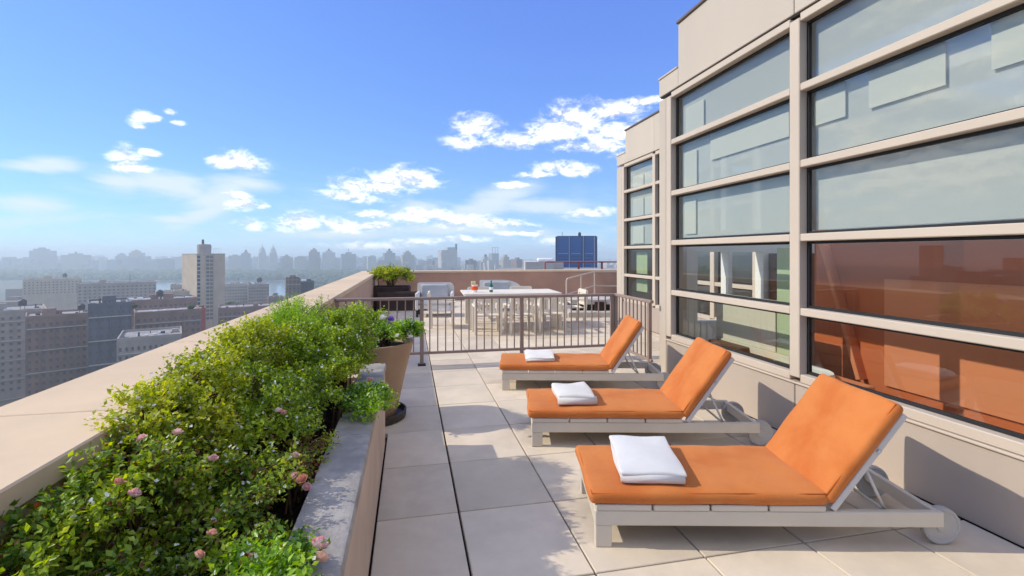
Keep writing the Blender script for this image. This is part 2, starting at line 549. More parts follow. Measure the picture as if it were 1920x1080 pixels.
M('grill_black', (.02, .02, .022), .6, .2)
M('planter_brown', (.055, .033, .028), .8, .2, 3, .1, 60)
M('bottle_green', (.02, .14, .10), .12, .1, 6, spec=.6)
M('paper_label', (.82, .83, .80), .8, .05)
M('orange_drink', (.85, .10, .015), .3, .08, 20)
M('cream_carton', (.80, .68, .36), .6, .12, 12)
M('concrete_step', (.60, .55, .48), .85, .08, 2, .1, 60, rand=.03)
M('interior_wall', (.78, .77, .72), .8, .03, .6)
M('interior_ceiling', (.8, .8, .78), .85, .03, .6)
M('interior_floor', (.60, .52, .42), .5, .15, 3)
M('interior_orange', (.66, .175, .06), .7, .05, .7)
M('lit_orange', (.86, .31, .14), .7, .05, .7)  # lighter orange for painted sun patches and the imitated lounger reflection
M('interior_cream', (.80, .77, .62), .7, .03, .7)
M('interior_brown', (.16, .07, .03), .6, .2, 3, stretch=(1, 1, .2))
M('towel_reflection_white', (.93, .93, .86), .6, .03)
M('blind', (.74, .76, .66), .85, .03)
M('pale_green', (.55, .68, .42), .7, .04)


def sheer(name, col, opac):
    m = bpy.data.materials.new(name); m.use_nodes = True; MATS[name] = m
    nt = m.node_tree; X.nt = nt; nt.nodes.clear()
    out = nt.nodes.new('ShaderNodeOutputMaterial'); tr = nt.nodes.new('ShaderNodeBsdfTransparent'); df = nt.nodes.new('ShaderNodeBsdfDiffuse'); tl = nt.nodes.new('ShaderNodeBsdfTranslucent')
    df.inputs[0].default_value = col; tl.inputs[0].default_value = col
    m1 = nt.nodes.new('ShaderNodeMixShader'); m1.inputs[0].default_value = .22; nt.links.new(df.outputs[0], m1.inputs[1]); nt.links.new(tl.outputs[0], m1.inputs[2])
    m2 = nt.nodes.new('ShaderNodeMixShader'); m2.inputs[0].default_value = opac; nt.links.new(tr.outputs[0], m2.inputs[1]); nt.links.new(m1.outputs[0], m2.inputs[2])
    nt.links.new(m2.outputs[0], out.inputs[0])


sheer('sheer_fill', (.84, .86, .83, 1), .70)
sheer('sheer_white', (.97, .97, .90, 1), .90)
glass_mat('window_glass', (.93, .96, .94), .035)


def fabric():
    m, b = new_mat('orange_canvas'); nt = m.node_tree
    n1 = noise(tex(), 3.0, 6, .6); n2 = noise(tex(), 900, 2, .5)
    c = mixc(n1.sstep(.25, .75), (.52, .145, .031), (.61, .205, .052))
    c = mixc(noise(tex(), 11, 5, .65).sstep(.35, .75) * .45, c, (.60, .215, .06))
    c = mixc((1.0 - noise(tex(), 1.7, 4, .6).sstep(.36, .52)) * .35, c, (.49, .11, .02))
    c = mixc((n2 - .3) * .25, c, (.30, .07, .015))
    nt.links.new(c, b.inputs['Base Color'])
    b.inputs['Roughness'].default_value = .85; b.inputs['Specular IOR Level'].default_value = .2
    b.inputs['Sheen Weight'].default_value = .25; b.inputs['Sheen Roughness'].default_value = .5; b.inputs['Sheen Tint'].default_value = (1, .65, .35, 1)
    bn = nt.nodes.new('ShaderNodeBump'); bn.inputs['Strength'].default_value = .35; bn.inputs['Distance'].default_value = .014
    h = noise(tex(), 5, 4, .5) + noise(tex(), 18, 3, .5, 2.0, 1.2) * .35 + n2 * .03
    nt.links.new(h.s, bn.inputs['Height']); nt.links.new(bn.outputs[0], b.inputs['Normal'])


fabric()
M('piping', (.50, .12, .02), .85, .05, 5)
leaf_mat('leaf_rose', (.055, .115, .012), (.24, .36, .030), (.56, .66, .08), .36, .48)
leaf_mat('leaf_soft', (0.080, 0.168, 0.016), (0.273, 0.414, 0.034), (0.564, 0.694, 0.078), .40, .50)
leaf_mat('leaf_yellow', (.16, .23, .018), (.36, .45, .034), (.64, .66, .08), .42, .50)
leaf_mat('leaf_bright', (0.066, 0.177, 0.017), (0.236, 0.437, 0.035), (0.491, 0.708, 0.083), .36, .48)
leaf_mat('leaf_red', (.10, .02, .01), (.20, .06, .02), (.32, .14, .04), .5)
leaf_mat('blade', (.06, .11, .012), (.17, .26, .025), (.38, .44, .06), .35, .35)
leaf_mat('petal_pink', (.80, .44, .42), (.85, .58, .54), (.90, .72, .67), .7, .3)
leaf_mat('petal_peach', (.74, .36, .24), (.82, .48, .34), (.88, .62, .48), .7, .3)
leaf_mat('petal_white', (.70, .70, .62), (.80, .80, .74), (.86, .86, .82), .7, .3)
leaf_mat('petal_purple', (.20, .08, .45), (.30, .14, .60), (.45, .25, .75), .7, .3)
leaf_mat('park_leaf', (.018, .035, .012), (.035, .06, .018), (.06, .085, .025), .8, .1)
leaf_mat('city_leaf', (.05, .09, .02), (.10, .14, .03), (.20, .21, .04), .8, .2)

# ------------------------------------------------------------------ big levels
TILE_X0, TILE_DX = 0.297, 0.6125
TILE_Y0, TILE_DY = 2.974, 0.713
PX_IN, PX_OUT, PH = -1.01, -1.57, 1.0           # left parapet
YFAR = 16.5                                      # inner face of the far parapet
FX, FX2 = 3.26, 4.84                             # planes of the two facade bays
FEND, FEND2 = 5.85, 10.68                        # far ends of the bays
GROUND = -95.0


# ------------------------------------------------------------------ terrace
def terrace():
    slab = MB()
    slab.box(PX_OUT + .02, 14.0, -4.0, YFAR + .5, GROUND, -.045)
    tf = slab.build('terrace_floor', 'joint'); tag(tf, kind='structure')
    xs = [TILE_X0 + TILE_DX * k for k in range(-2, 12)]
    ys = [TILE_Y0 + TILE_DY * k for k in range(-5, 20)]
    cache = {}
    rng = random.Random(4)
    for i in range(len(xs) - 1):
        for j in range(len(ys) - 1):
            x0, x1, y0, y1 = xs[i], xs[i + 1], ys[j], min(ys[j + 1], YFAR)
            if y0 > YFAR - .1: continue
            cyy = (y0 + y1) / 2
            if cyy < 4.2 and x0 < -.2: x0 = -.195
            if x0 < PX_IN: x0 = PX_IN + .004
            lim = FX if cyy < FEND - .05 else (FX2 if cyy < FEND2 else 7.5)
            if x1 > lim: x1 = lim - .003
            if x1 - x0 < .12: continue
            if cyy < 1.0 and x0 < -.2: continue
            g = .005
            gl = .009 if i == 2 else g
            w, l = x1 - x0 - g - gl, y1 - y0 - 2 * g
            key = (round(w, 3), round(l, 3))
            if key not in cache:
                me = bpy.data.meshes.new('paving_tile')
                b = MB().box(-w / 2, w / 2, -l / 2, l / 2, -.04, 0, .0035)
                me.from_pydata(b.v, [], b.f); me.materials.append(MATS['tile']); cache[key] = me
            link('paving_tile', cache[key], None, tf,
                 ((x0 + gl + x1 - g) / 2, cyy, rng.uniform(-.0015, .0015)),
                 (rng.uniform(-.0012, .0012), rng.uniform(-.0012, .0012), rng.uniform(-.0015, .0015)))
    # left parapet
    pl = thing('parapet_wall', 'long tan parapet wall running along the left edge of the terrace', 'wall', (PX_IN, 0, 0))
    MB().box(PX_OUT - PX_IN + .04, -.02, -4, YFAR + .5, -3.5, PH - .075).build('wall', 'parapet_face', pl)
    y = 2.12 - 1.52 * 4
    while y < YFAR + .5:
        y1 = min(y + 1.52, YFAR + .5)
        c = MB().box(PX_OUT - PX_IN, 0, y + .0025, y1 - .0025, PH - .075, PH, .006)
        # raked miter at the far corner is hidden by the butt joint against the far wall
        c.build('coping', 'parapet_stone', pl); y += 1.52
    pf = thing('parapet_wall', 'tan parapet wall closing the far end of the terrace behind the table', 'wall', (PX_IN, YFAR, 0))
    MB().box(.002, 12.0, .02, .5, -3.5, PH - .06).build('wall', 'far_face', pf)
    x = .003
    while x < 12:
        MB().box(x + .002, min(x + 2.4, 12) - .002, 0, .5, PH - .06, PH + .003, .006).build('coping', 'parapet_stone', pf); x += 2.4


terrace()


# ------------------------------------------------------------------ penthouse facade
ZT = [0.53, 1.10, 1.735, 2.365, 3.02, 3.62]        # centre lines of sill, transoms and head


def bay(root, X0, ys, yend0, yend1, top_notch, depth, name='bay'):
    """one glazed bay in the plane x = X0; ys are mullion centre lines running from far to near"""
    t = .064
    g = X0 + .085                                  # glass plane
    # mullions
    for k, yy in enumerate(ys):
        MB().box(X0 - .004, X0 + .12, yy - .055, yy + .055, ZT[0] + .002, ZT[-1] - .002, .006).build('mullion', 'frame_metal', root)
    for a, b in zip(ys[:-1], ys[1:]):
        y1, y0 = a - .055, b + .055
        for i, z in enumerate(ZT):
            h = t if 0 < i < len(ZT) - 1 else .07
            MB().box(X0 + .002, X0 + .115, y0 + .001, y1 - .001, z - h / 2, z + h / 2, .006).build('sill' if i == 0 else 'transom', 'frame_metal', root)
        for i in range(len(ZT) - 1):
            z0, z1 = ZT[i] + t / 2, ZT[i + 1] - t / 2
            if i == 0: z0 = ZT[0] + .035
            gb = MB()
            gw = .022
            gb.box(g - .012, g + .02, y0, y0 + gw, z0, z1).box(g - .012, g + .02, y1 - gw, y1, z0, z1)
            gb.box(g - .012, g + .02, y0 + gw, y1 - gw, z0, z0 + gw).box(g - .012, g + .02, y0 + gw, y1 - gw, z1 - gw, z1)
            gb.build('gasket', 'dark_gasket', root)
            MB().add([(g, y0, z0), (g, y1, z0), (g, y1, z1), (g, y0, z1)], [(3, 2, 1, 0)]).build('pane', 'window_glass', root)


def facade():
    b = thing('penthouse', 'beige metal clad penthouse with tall gridded windows right of the loungers', 'building', (0, 0, 0))
    ys = [5.622, 3.555, 1.49, -.575, -2.6]
    bay(b, FX, ys, FEND, -3, True, 5)
    # corner column and base panels
    MB().box(FX - .006, FX + .30, 5.68, FEND, .002, 3.62, .006).build('corner_column', 'cladding', b)
    for y0, y1 in ((3.56, 5.676), (1.495, 3.55), (-.57, 1.485), (-2.6, -.58)):
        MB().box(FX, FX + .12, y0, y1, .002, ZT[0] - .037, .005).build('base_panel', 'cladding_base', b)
    # flashing under the sill
    MB().box(FX - .018, FX - .001, -2.6, 5.68, ZT[0] - .052, ZT[0] - .036, .003).build('sill_flashing', 'frame_metal', b)
    # fascia above the windows, stepped at the corner
    for y0, y1 in ((5.39, FEND), (3.56, 5.386), (1.4, 3.552), (-.6, 1.392), (-2.6, -.61)):
        top = 3.90 if y0 == 5.39 else 4.44
        MB().box(FX - .006, FX + .16, y0, y1, 3.672, top, .005).build('fascia_panel', 'cladding', b)
    MB().box(FX + .01, FX + .16, -2.6, FEND - .01, 3.656, 3.673).build('shadow_gap', 'dark_gasket', b)
    MB().box(FX - .03, FX + .30, -2.6, 5.40, 4.44, 4.475, .006).build('roof_coping', 'coping_metal', b)
    MB().box(FX - .02, FX + .30, 5.405, FEND + .01, 3.90, 3.925, .006).build('roof_coping', 'cladding', b)
    # end wall of the first bay with tall windows looking into the recess
    ew = MB()
    yA, yB = FEND - .16, FEND - .002
    for x0, x1, z0, z1 in ((3.562, 3.72, 0, 3.66), (3.72, 4.72, 0, .70), (3.72, 4.72, 1.62, 1.92), (3.72, 4.72, 3.30, 3.66), (4.72, 9.0, 0, 3.66), (4.18, 4.24, .70, 1.62), (4.18, 4.24, 1.92, 3.30)):
        ew.box(x0, x1, yA, yB, z0, z1)
    ew.build('return_wall', 'interior_wall', b)
    MB().box(FX + .302, FX2 + .2, FEND - .17, FEND + .004, 3.672, 3.896).build('return_wall', 'cladding', b)
    # recessed second bay
    ys2 = [10.36, 8.92, 8.30, 7.0, 6.0]
    bay(b, FX2, ys2, FEND2, 6, True, 5)
    MB().box(FX2 - .006, FX2 + .30, 10.418, FEND2, .002, 3.62, .006).build('corner_column', 'cladding', b)
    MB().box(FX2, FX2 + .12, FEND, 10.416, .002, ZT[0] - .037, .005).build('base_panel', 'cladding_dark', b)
    for y0, y1, top in ((10.22, FEND2, 3.90), (8.9, 10.216, 4.40), (7.0, 8.894, 4.40), (FEND, 6.994, 4.40)):
        MB().box(FX2 - .006, FX2 + .16, y0, y1, 3.672, top, .005).build('fascia_panel', 'cladding', b)
    MB().box(FX2 - .03, FX2 + .30, FEND, 10.23, 4.40, 4.435, .006).build('roof_coping', 'coping_metal', b)
    MB().box(FX2 - .02, FX2 + .30, 10.235, FEND2 + .01, 3.90, 3.925, .006).build('roof_coping', 'cladding', b)
    # end wall beyond, roof, rear wall with window openings
    MB().box(FX2 + .302, 9.4, FEND2 - .2, FEND2 - .002, 0, 3.62).build('end_wall', 'cladding', b)
    # ceiling with two long unseen openings added to brighten the room inside
    cl = MB(); y0, y1 = -2.6, FEND - .175
    for xa, xb_, ya, yb in ((FX + .165, 4.5, y0, y1), (6.0, 6.8, y0, y1), (8.4, 9.6, y0, y1), (4.5, 6.0, y0, -1.8), (4.5, 6.0, 5.2, y1), (6.8, 8.4, y0, -1.8), (6.8, 8.4, 5.2, y1)):
        cl.box(xa, xb_, ya, yb, 3.70, 3.84)
    cl.build('roof', 'interior_ceiling', b)
    MB().box(FX2 + .12, 9.6, FEND - .165, FEND2 - .21, 3.76, 3.9).build('roof', 'interior_ceiling', b)
    rw = MB()
    xb = 9.0
    cuts = [(-2.2, -.4), (-.1, 1.7), (2.0, 3.7), (4.0, 5.4), (6.2, 7.4), (7.6, 8.8), (9.0, 10.2)]
    zc = [(.85, 1.75), (1.95, 3.45)]
    y = -2.6
    for c0, c1 in cuts + [(10.48, 10.48)]:
        rw.box(xb, xb + .2, y, c0, 0, 3.76); y = c1
        if c1 > c0:
            rw.box(xb, xb + .2, c0, c1, 0, zc[0][0]); rw.box(xb, xb + .2, c0, c1, zc[0][1], zc[1][0]); rw.box(xb, xb + .2, c0, c1, zc[1][1], 3.76)
    rw.build('rear_wall', 'interior_wall', b)
    MB().box(FX + .13, xb, -2.6, FEND - .17, .0, .012).build('room_floor', 'interior_floor', b)
    MB().box(FX2 + .13, xb, FEND - .165, FEND2 - .21, .0, .012).build('room_floor', 'interior_floor', b)
    MB().box(FX + .12, 9.2, -2.8, -2.6, 0, 3.76).build('end_wall', 'interior_wall', b)
    # orange wall standing a little way inside the near window
    MB().box(4.60, 4.72, -2.0, 4.72, .013, 1.71).build('inner_wall', 'interior_orange', b)
    MB().box(4.80, 8.9, 5.55, 5.68, .013, 1.60).build('wainscot', 'interior_brown', b)
    MB().box(3.75, 4.55, 4.9, 5.5, .013, .50, .01).build('window_seat', 'interior_brown', b)
    MB().bar((4.565, 4.67, 2.1), (4.565, 4.08, .30), .05, .13, (1, 0, 0), b=.004).build('sun_streak', 'lit_orange', b)  # lighter bar painted in as the diagonal sun streak on the orange wall
    MB().box(4.57, 4.597, -1.0, 3.86, .30, 1.35, .004).build('sun_patch', 'lit_orange', b)  # paler panel painted as a sun patch on the same wall
    MB().box(3.90, 3.96, 4.52, 5.55, .52, 1.08, .004).build('low_partition', 'interior_cream', b)
    MB().box(3.90, 3.96, 4.30, 4.50, .52, 1.66, .004).build('low_partition', 'pale_green', b)
    MB().box(3.88, 3.98, 4.30, 5.56, .44, .518, .004).build('partition_plinth', 'interior_cream', b)
    # sheets added to brighten upper panes, pale boards imitating bright windows behind
    for xx, spans in ((FX + .152, ((3.57, 5.60), (1.52, 3.54), (-.55, 1.47), (-2.58, -.6))), (FX2 + .152, ((8.95, 10.32), (7.0, 8.28)))):
        for y0, y1 in spans:
            MB().box(xx, xx + .004, y0, y1, 1.80, 3.60).build('pane_fill_sheet', 'sheer_fill', b)
    for xx, y0, y1, z0, z1 in ((FX + .128, 3.76, 4.93, 2.67, 3.08), (FX + .128, 3.18, 3.50, 2.69, 3.08), (FX + .128, 2.45, 2.98, 2.69, 3.08), (FX + .128, 1.6, 2.2, 2.69, 3.08),
                               (FX + .128, 5.06, 5.44, 3.10, 3.42), (FX + .128, 5.20, 5.46, 2.43, 2.86), (FX + .128, 5.22, 5.46, 1.84, 2.27),
                               (FX2 + .128, 9.05, 9.55, 3.06, 3.34), (FX2 + .128, 9.60, 10.1, 3.06, 3.34), (FX2 + .128, 9.05, 9.55, 2.42, 2.82), (FX2 + .128, 9.60, 10.1, 2.42, 2.82), (FX2 + .128, 9.6, 10.1, 1.82, 2.2)):
        MB().box(xx, xx + .006, y0, y1, z0, z1).build('bright_window_patch', 'sheer_white', b)
    for y0, y1, z0, z1 in ((9.55, 10.05, .75, 1.62),): MB().box(FX2 + .19, FX2 + .21, y0, y1, z0, z1, .003).build('bright_window_patch', 'pale_green', b)
    return b


facade()


# ------------------------------------------------------------------ railings
def lounger_reflection():  # bench and tray shapes added to imitate the reflected lounger and towel
    b = thing('lounger_reflection', 'red-orange bench shape imitating the lounger reflected in the left window', 'bench', (3.95, 4.35, .013))
    MB().box(-.30, .22, -.75, .62, .30, .37, .01).build('reflection_seat', 'lit_orange', b)
    for sx in (-.24, .16):
        for sy in (-.66, .53): MB().box(sx - .03, sx + .03, sy - .03, sy + .03, 0, .298).build('leg', 'lit_orange', b)
    t = MB().lathe([(0, 0), (.16, 0), (.19, .02), (.185, .05), (.16, .03), (0, .028)], 28).build('towel_reflection', 'towel_reflection_white', None, smooth=40, loc=(3.93, 4.2, .3835))
    t.scale = (1, 1.9, 1)
    tag(t, 'white oval imitating the towel reflected in the left window', 'tray')


lounger_reflection()


def railing(label, p0, p1, posts, gap=.112, foot=True, h=.977, zb=.175):
    p0, p1 = Vector(p0), Vector(p1); L = (p1 - p0).length; rz = math.atan2(p1.y - p0.y, p1.x - p0.x)
    r = thing('railing', label, 'railing', p0, rz)
    MB().box(0, L, -.028, .028, h - .042, h, .008).build('top_rail', 'rail_paint', r)
    MB().box(0, L, -.016, .016, zb - .018, zb + .018, .004).build('bottom_rail', 'rail_paint', r)
    me = None; n = 0
    pm = None; fm = None
    for t in posts:
        m = MB().box(-.026, .026, -.024, .024, .012, h - .043, .005)
        if pm is None: pm = m.build('post', 'rail_paint', r, loc=(t, 0, 0))
        else: link('post', pm.data, None, r, (t, 0, 0))
        if foot:
            if fm is None: fm = MB().box(-.055, .055, -.05, .05, .0, .026, .006).build('base_plate', 'black_foot', r, loc=(t, 0, 0))
            else: link('base_plate', fm.data, None, r, (t, 0, 0))
    ts = []
    for a, b in zip(posts[:-1], posts[1:]):
        k = max(1, round((b - a) / gap)); ts += [a + (b - a) * i / k for i in range(1, k)]
    for t in ts:
        if me is None: me = MB().box(-.0085, .0085, -.0085, .0085, zb + .017, h - .041, .002).build('baluster', 'rail_paint', r, loc=(t, 0, 0))
        else: link('baluster', me.data, None, r, (t, 0, 0))
    return r


YR = 6.97
railing('brown metal railing crossing the terrace in front of the dining table', (PX_IN + .005, YR, 0), (3.10, YR, 0), [.03, 1.175, 2.64, 4.08])
railing('short brown metal railing running beside the recessed glass bay', (3.14, YR + .03, 0), (3.14, FEND - .02, 0), [.03, 1.10], gap=.118, foot=False)


# ------------------------------------------------------------------ planter, pot and soil
def planter():
    p = thing('garden_planter', 'low masonry planter wall with weathered grey top beside the parapet', 'planter', (0, 0, 0))
    y1 = 4.16
    MB().box(-.365, -.200, -1.5, y1 - .01, .0, .628, .012).build('wall', 'planter_face', p)
    ys = [-1.5, .9, 2.55, y1]
    for a, b in zip(ys[:-1], ys[1:]):
        m = MB()
        n = 14
        prof = [(-.385, .630), (-.385, .672), (-.380, .680), (-.212, .680), (-.198, .674), (-.192, .660), (-.194, .630)]
        for k in range(n):
            pass
        k = len(prof)
        v = [(x, a + .002, z) for x, z in prof] + [(x, b - .002, z) for x, z in prof]
        f = [tuple(range(k)), tuple(range(2 * k - 1, k - 1, -1))] + [(i, i + k, (i + 1) % k + k, (i + 1) % k) for i in range(k)]
        m.add(v, f).build('cap_stone', 'planter_cap', p, smooth=40)
    MB().box(PX_IN + .002, -.366, y1 - .12, y1 - .012, 0, .60).build('end_wall', 'planter_face', p)
    # lumpy soil
    n, mth = 60, 14
    rng = np.random.default_rng(5)
    gx = np.linspace(PX_IN + .003, -.367, mth); gy = np.linspace(-1.5, y1 - .122, n)
    V = [(x, y, .50 + .03 * math.sin(9 * y + 3 * x) + .02 * rng.normal()) for y in gy for x in gx]
    F = [(j * mth + i, j * mth + i + 1, (j + 1) * mth + i + 1, (j + 1) * mth + i) for j in range(n - 1) for i in range(mth - 1)]
    MB().add(V, F).build('soil', 'soil', p, smooth=True)
    return p


planter()
POT = Vector((-.36, 4.86, 0))


def pot():
    p = thing('flower_pot', 'tall tapered terracotta flower pot standing on a dark saucer', 'pot', POT)
    MB().lathe([(.0, .0), (.30, .0), (.325, .012), (.33, .075), (.315, .078), (.30, .03), (0, .03)], 48).build('saucer', 'saucer', p, smooth=40)
    MB().lathe([(.0, .032), (.225, .032), (.235, .045), (.275, .22), (.325, .45), (.375, .64), (.395, .715), (.402, .735), (.40, .748), (.385, .75),
                (.37, .742), (.36, .70), (.34, .66)], 56).build('pot_body', 'terracotta', p, smooth=50)
    MB().lathe([(.358, .685), (.2, .70), (.0, .71)], 40).build('soil', 'soil', p, smooth=True)


pot()


# ------------------------------------------------------------------ plants
LEAF = np.array([(0, 0, 0), (-.5, .42, .10), (.5, .42, .10), (0, 1, -.06), (0, .45, -.04)])
LEAF_F = np.array([(0, 4, 1), (1, 4, 3), (0, 2, 4), (4, 2, 3)])


def frames(dirs, ups):
    y = dirs / np.linalg.norm(dirs, axis=1, keepdims=True)
    x = np.cross(y, ups); x /= np.linalg.norm(x, axis=1, keepdims=True) + 1e-9
    z = np.cross(x, y)
    return x, y, z


def leaves(pos, dirs, ups, length, width, tint, shape=LEAF, shape_f=LEAF_F):
    x, y, z = frames(dirs, ups)
    k = len(shape)
    V = (pos[:, None, :] + x[:, None, :] * (shape[None, :, 0:1] * width[:, None, None])
         + y[:, None, :] * (shape[None, :, 1:2] * length[:, None, None]) + z[:, None, :] * (shape[None, :, 2:3] * length[:, None, None]))
    F = shape_f[None] + (np.arange(len(pos)) * k)[:, None, None]
    return V.reshape(-1, 3), F.reshape(-1, 3), np.repeat(tint, k)


def shrub(name, label, cat, base, lobes, n_twigs, leaf_len, mat, seed, group=None, per=9, stem_mat='bark', white=0, dry=0.0, droop=.0, lw=.62, shell=.55, stemn=None):
    """lobes: list of (cx, cy, cz, rx, ry, rz) relative to base; leafy twigs fill the lobes and twiggy stems carry them"""
    rng = np.random.default_rng(seed)
    if group == 'planter shrubs': leaf_len *= .88; n_twigs = int(n_twigs * 1.45)
    root = thing(name, label, cat, base, 0, group)
    vol = np.array([l[3] * l[4] + l[4] * l[5] + l[3] * l[5] for l in lobes]); vol = vol / vol.sum()
    P = []; Dr = []; U = []; L = []; T = []
    stems = MB()
    for li, l in enumerate(lobes):
        c = np.array(l[:3]); r = np.array(l[3:6]); n = max(4, int(n_twigs * vol[li]))
        # uneven outline: every lobe is itself a handful of small clumps
        kc = max(5, n // 19)
        cd = rng.normal(size=(kc, 3)); cd /= np.linalg.norm(cd, axis=1, keepdims=True); cd[:, 2] = np.abs(cd[:, 2]) * 1.1 - .25
        cr = rng.uniform(shell, 1.12, (kc, 1)); cc = c + cd * cr * r
        cb = rng.uniform(-.30, .42, kc)
        who = rng.integers(0, kc, n)
        tp = cc[who] + rng.normal(size=(n, 3)) * r * .115
        tdir = (tp - c) / r; tdir = tdir * .7 + rng.normal(size=(n, 3)) * .45 + np.array([0, 0, .45 - droop])
        tdir /= np.linalg.norm(tdir, axis=1, keepdims=True)
        tlen = leaf_len * rng.uniform(1.8, 4.2, n)
        for j in range(per):
            s = (j + .3) / per
            pos = tp + tdir * (tlen * s)[:, None] + rng.normal(size=(n, 3)) * leaf_len * .10
            side = np.cross(tdir, rng.normal(size=(n, 3))); side /= np.linalg.norm(side, axis=1, keepdims=True)
            d = side * .9 + tdir * .55 + np.array([0, 0, .05 - .2 * droop])
            up = np.array([0, 0, 1.0]) * .9 + rng.normal(size=(n, 3)) * .5 + tdir * .2
            P.append(pos); Dr.append(d); U.append(up)
            L.append(leaf_len * rng.uniform(.55, 1.3, n)); T.append(np.clip(.45 + cb[who] + rng.normal(0, .20, n), 0, 1))
        ns = stemn if stemn is not None else max(3, n // 22)
        for q in rng.integers(0, n, ns):
            e = Vector(tp[q] + tdir[q] * tlen[q] * .6)
            b0 = Vector((c[0] * .1 - .03 + rng.normal() * r[0] * .12, c[1] * .8 + rng.normal() * r[1] * .15, 0))
            mid = b0.lerp(e, .5) + Vector(rng.normal(size=3)) * .03
            mid.x = b0.x * .7 + e.x * .3; mid.z = e.z * .82 + .02
            stems.tube([b0, b0.lerp(mid, .6) + Vector(rng.normal(size=3)) * .008, mid, mid.lerp(e, .55) + Vector(rng.normal(size=3)) * .012, e],
                       [.0055, .0048, .004, .003, .0016], 5, False)
    P, Dr, U = map(np.concatenate, (P, Dr, U)); L, T = np.concatenate(L), np.concatenate(T)
    keep = P[:, 2] > .01
    P, Dr, U, L, T = P[keep], Dr[keep], U[keep], L[keep], T[keep]
    if dry:
        k = rng.random(len(P)) < dry
        V, F, tt = leaves(P[k], Dr[k], U[k], L[k] * .9, L[k] * .5, rng.random(k.sum()))
        np_mesh('dry_leaves', V, F, 'leaf_red', root, tt, kind='stuff')
        P, Dr, U, L, T = P[~k], Dr[~k], U[~k], L[~k], T[~k]
    V, F, tt = leaves(P, Dr, U, L, L * lw, T)
    np_mesh('foliage', V, F, mat, root, tt, kind='stuff')
    stems.build('stems', stem_mat, root, smooth=True)['kind'] = 'stuff'
    if white:
        white = int(white * 2.2)
        idx = rng.integers(0, len(P), white)
        bp = P[idx] + np.array([0, 0, leaf_len * .5]) + rng.normal(size=(white, 3)) * .006
        PP = []; DD = []; UU = []
        nb = rng.normal(size=(white, 3)) * .55 + np.array([.1, -.35, .8]); nb /= np.linalg.norm(nb, axis=1, keepdims=True)
        e1 = np.cross(nb, [0.3, 1.0, 0.1]); e1 /= np.linalg.norm(e1, axis=1, keepdims=True); e2 = np.cross(nb, e1)
        for j in range(5):
            a = 2 * math.pi * j / 5 + rng.random(white) * .4
            dd = np.cos(a)[:, None] * e1 + np.sin(a)[:, None] * e2 + nb * .25
            PP.append(bp); DD.append(dd); UU.append(nb)
        s = rng.uniform(.0045, .0095, white * 5)
        V, F, tt = leaves(np.concatenate(PP), np.concatenate(DD), np.concatenate(UU), s, s * .9, rng.random(white * 5))
        np_mesh('blossoms', V, F, 'petal_white', root, tt, kind='stuff')
    return root


_rose = {}


def rose(parent, world, size, mat, seed=0, tilt=(0, 0)):
    """a many-petalled rose bloom with a short stalk, a part of its bush"""
    key = (mat, seed % 3)
    if key not in _rose:
        rng = np.random.default_rng(seed + 17)
        P = []; Dd = []; U = []; L = []
        PET = np.array([(0, 0, 0), (-.42, .35, .04), (.42, .35, .04), (-.5, .75, .22), (.5, .75, .22), (0, 1.0, .36), (0, .4, -.05), (0, .78, .10)])
        PF = np.array([(0, 6, 1), (0, 2, 6), (1, 6, 7), (1, 7, 3), (2, 7, 6), (2, 4, 7), (3, 7, 5), (7, 4, 5)])
        for ring, (n, lift, ln) in enumerate(((5, 2.6, .62), (6, 1.5, .74), (7, .85, .86), (8, .35, .95))):
            for k in range(n):
                a = 2 * math.pi * (k + .37 * ring) / n + rng.normal() * .12
                P.append((0, 0, .06 * (3 - ring) - .05)); Dd.append((math.cos(a), math.sin(a), lift + rng.normal() * .1)); U.append((-math.cos(a) * .9, -math.sin(a) * .9, .8)); L.append(ln * rng.uniform(.9, 1.1))
        L = np.array(L)
        V, F, tt = leaves(np.array(P), np.array(Dd), np.array(U), L * .5, L * .52, rng.random(len(P)), PET, PF)
        o = np_mesh('flower', V, F, mat, None, tt, smooth=True)
        _rose[key] = o.data; bpy.data.objects.remove(o)
    o = link('flower', _rose[key], None, parent, Vector(world) - parent.location, (tilt[0], tilt[1], seed * 1.3))
    o.scale = (size,) * 3
    return o


def blades(name, label, cat, base, n, length, seed, spread=.9, lean=(0, 0), width=.012, group=None):
    rng = np.random.default_rng(seed)
    root = thing(name, label, cat, base, 0, group)
    V = []; F = []; T = []
    seg = 7
    for i in range(n):
        a = rng.uniform(0, 6.283); out = rng.uniform(.15, spread); L = length * rng.uniform(.6, 1.1); w = width * rng.uniform(.6, 1.1)
        d = np.array([math.cos(a) * out + lean[0], math.sin(a) * out + lean[1], 1.0]); d /= np.linalg.norm(d)
        side = np.cross(d, [0, 0, 1.0]); side /= np.linalg.norm(side) + 1e-6
        p = np.array([math.cos(a), math.sin(a), 0]) * rng.uniform(0, .05); t = rng.uniform(.1, .95)
        b = len(V)
        for s in range(seg + 1):
            q = s / seg; ww = w * (1 - q ** 2.2) * (.6 + .8 * min(1, q * 3)) + .0006
            V += [p - side * ww, p + np.array([0, 0, -ww * .5]), p + side * ww]; T += [t] * 3
            p = p + d * L / seg; d = d + np.array([0, 0, -.16 * out]) * (1 + q); d /= np.linalg.norm(d)
        for s in range(seg):
            o = b + s * 3
            for c in (0, 1): F += [(o + c, o + c + 1, o + c + 4), (o + c, o + c + 4, o + c + 3)]
    np_mesh('blades', np.array(V), np.array(F), 'blade', root, np.array(T), kind='stuff')
    return root


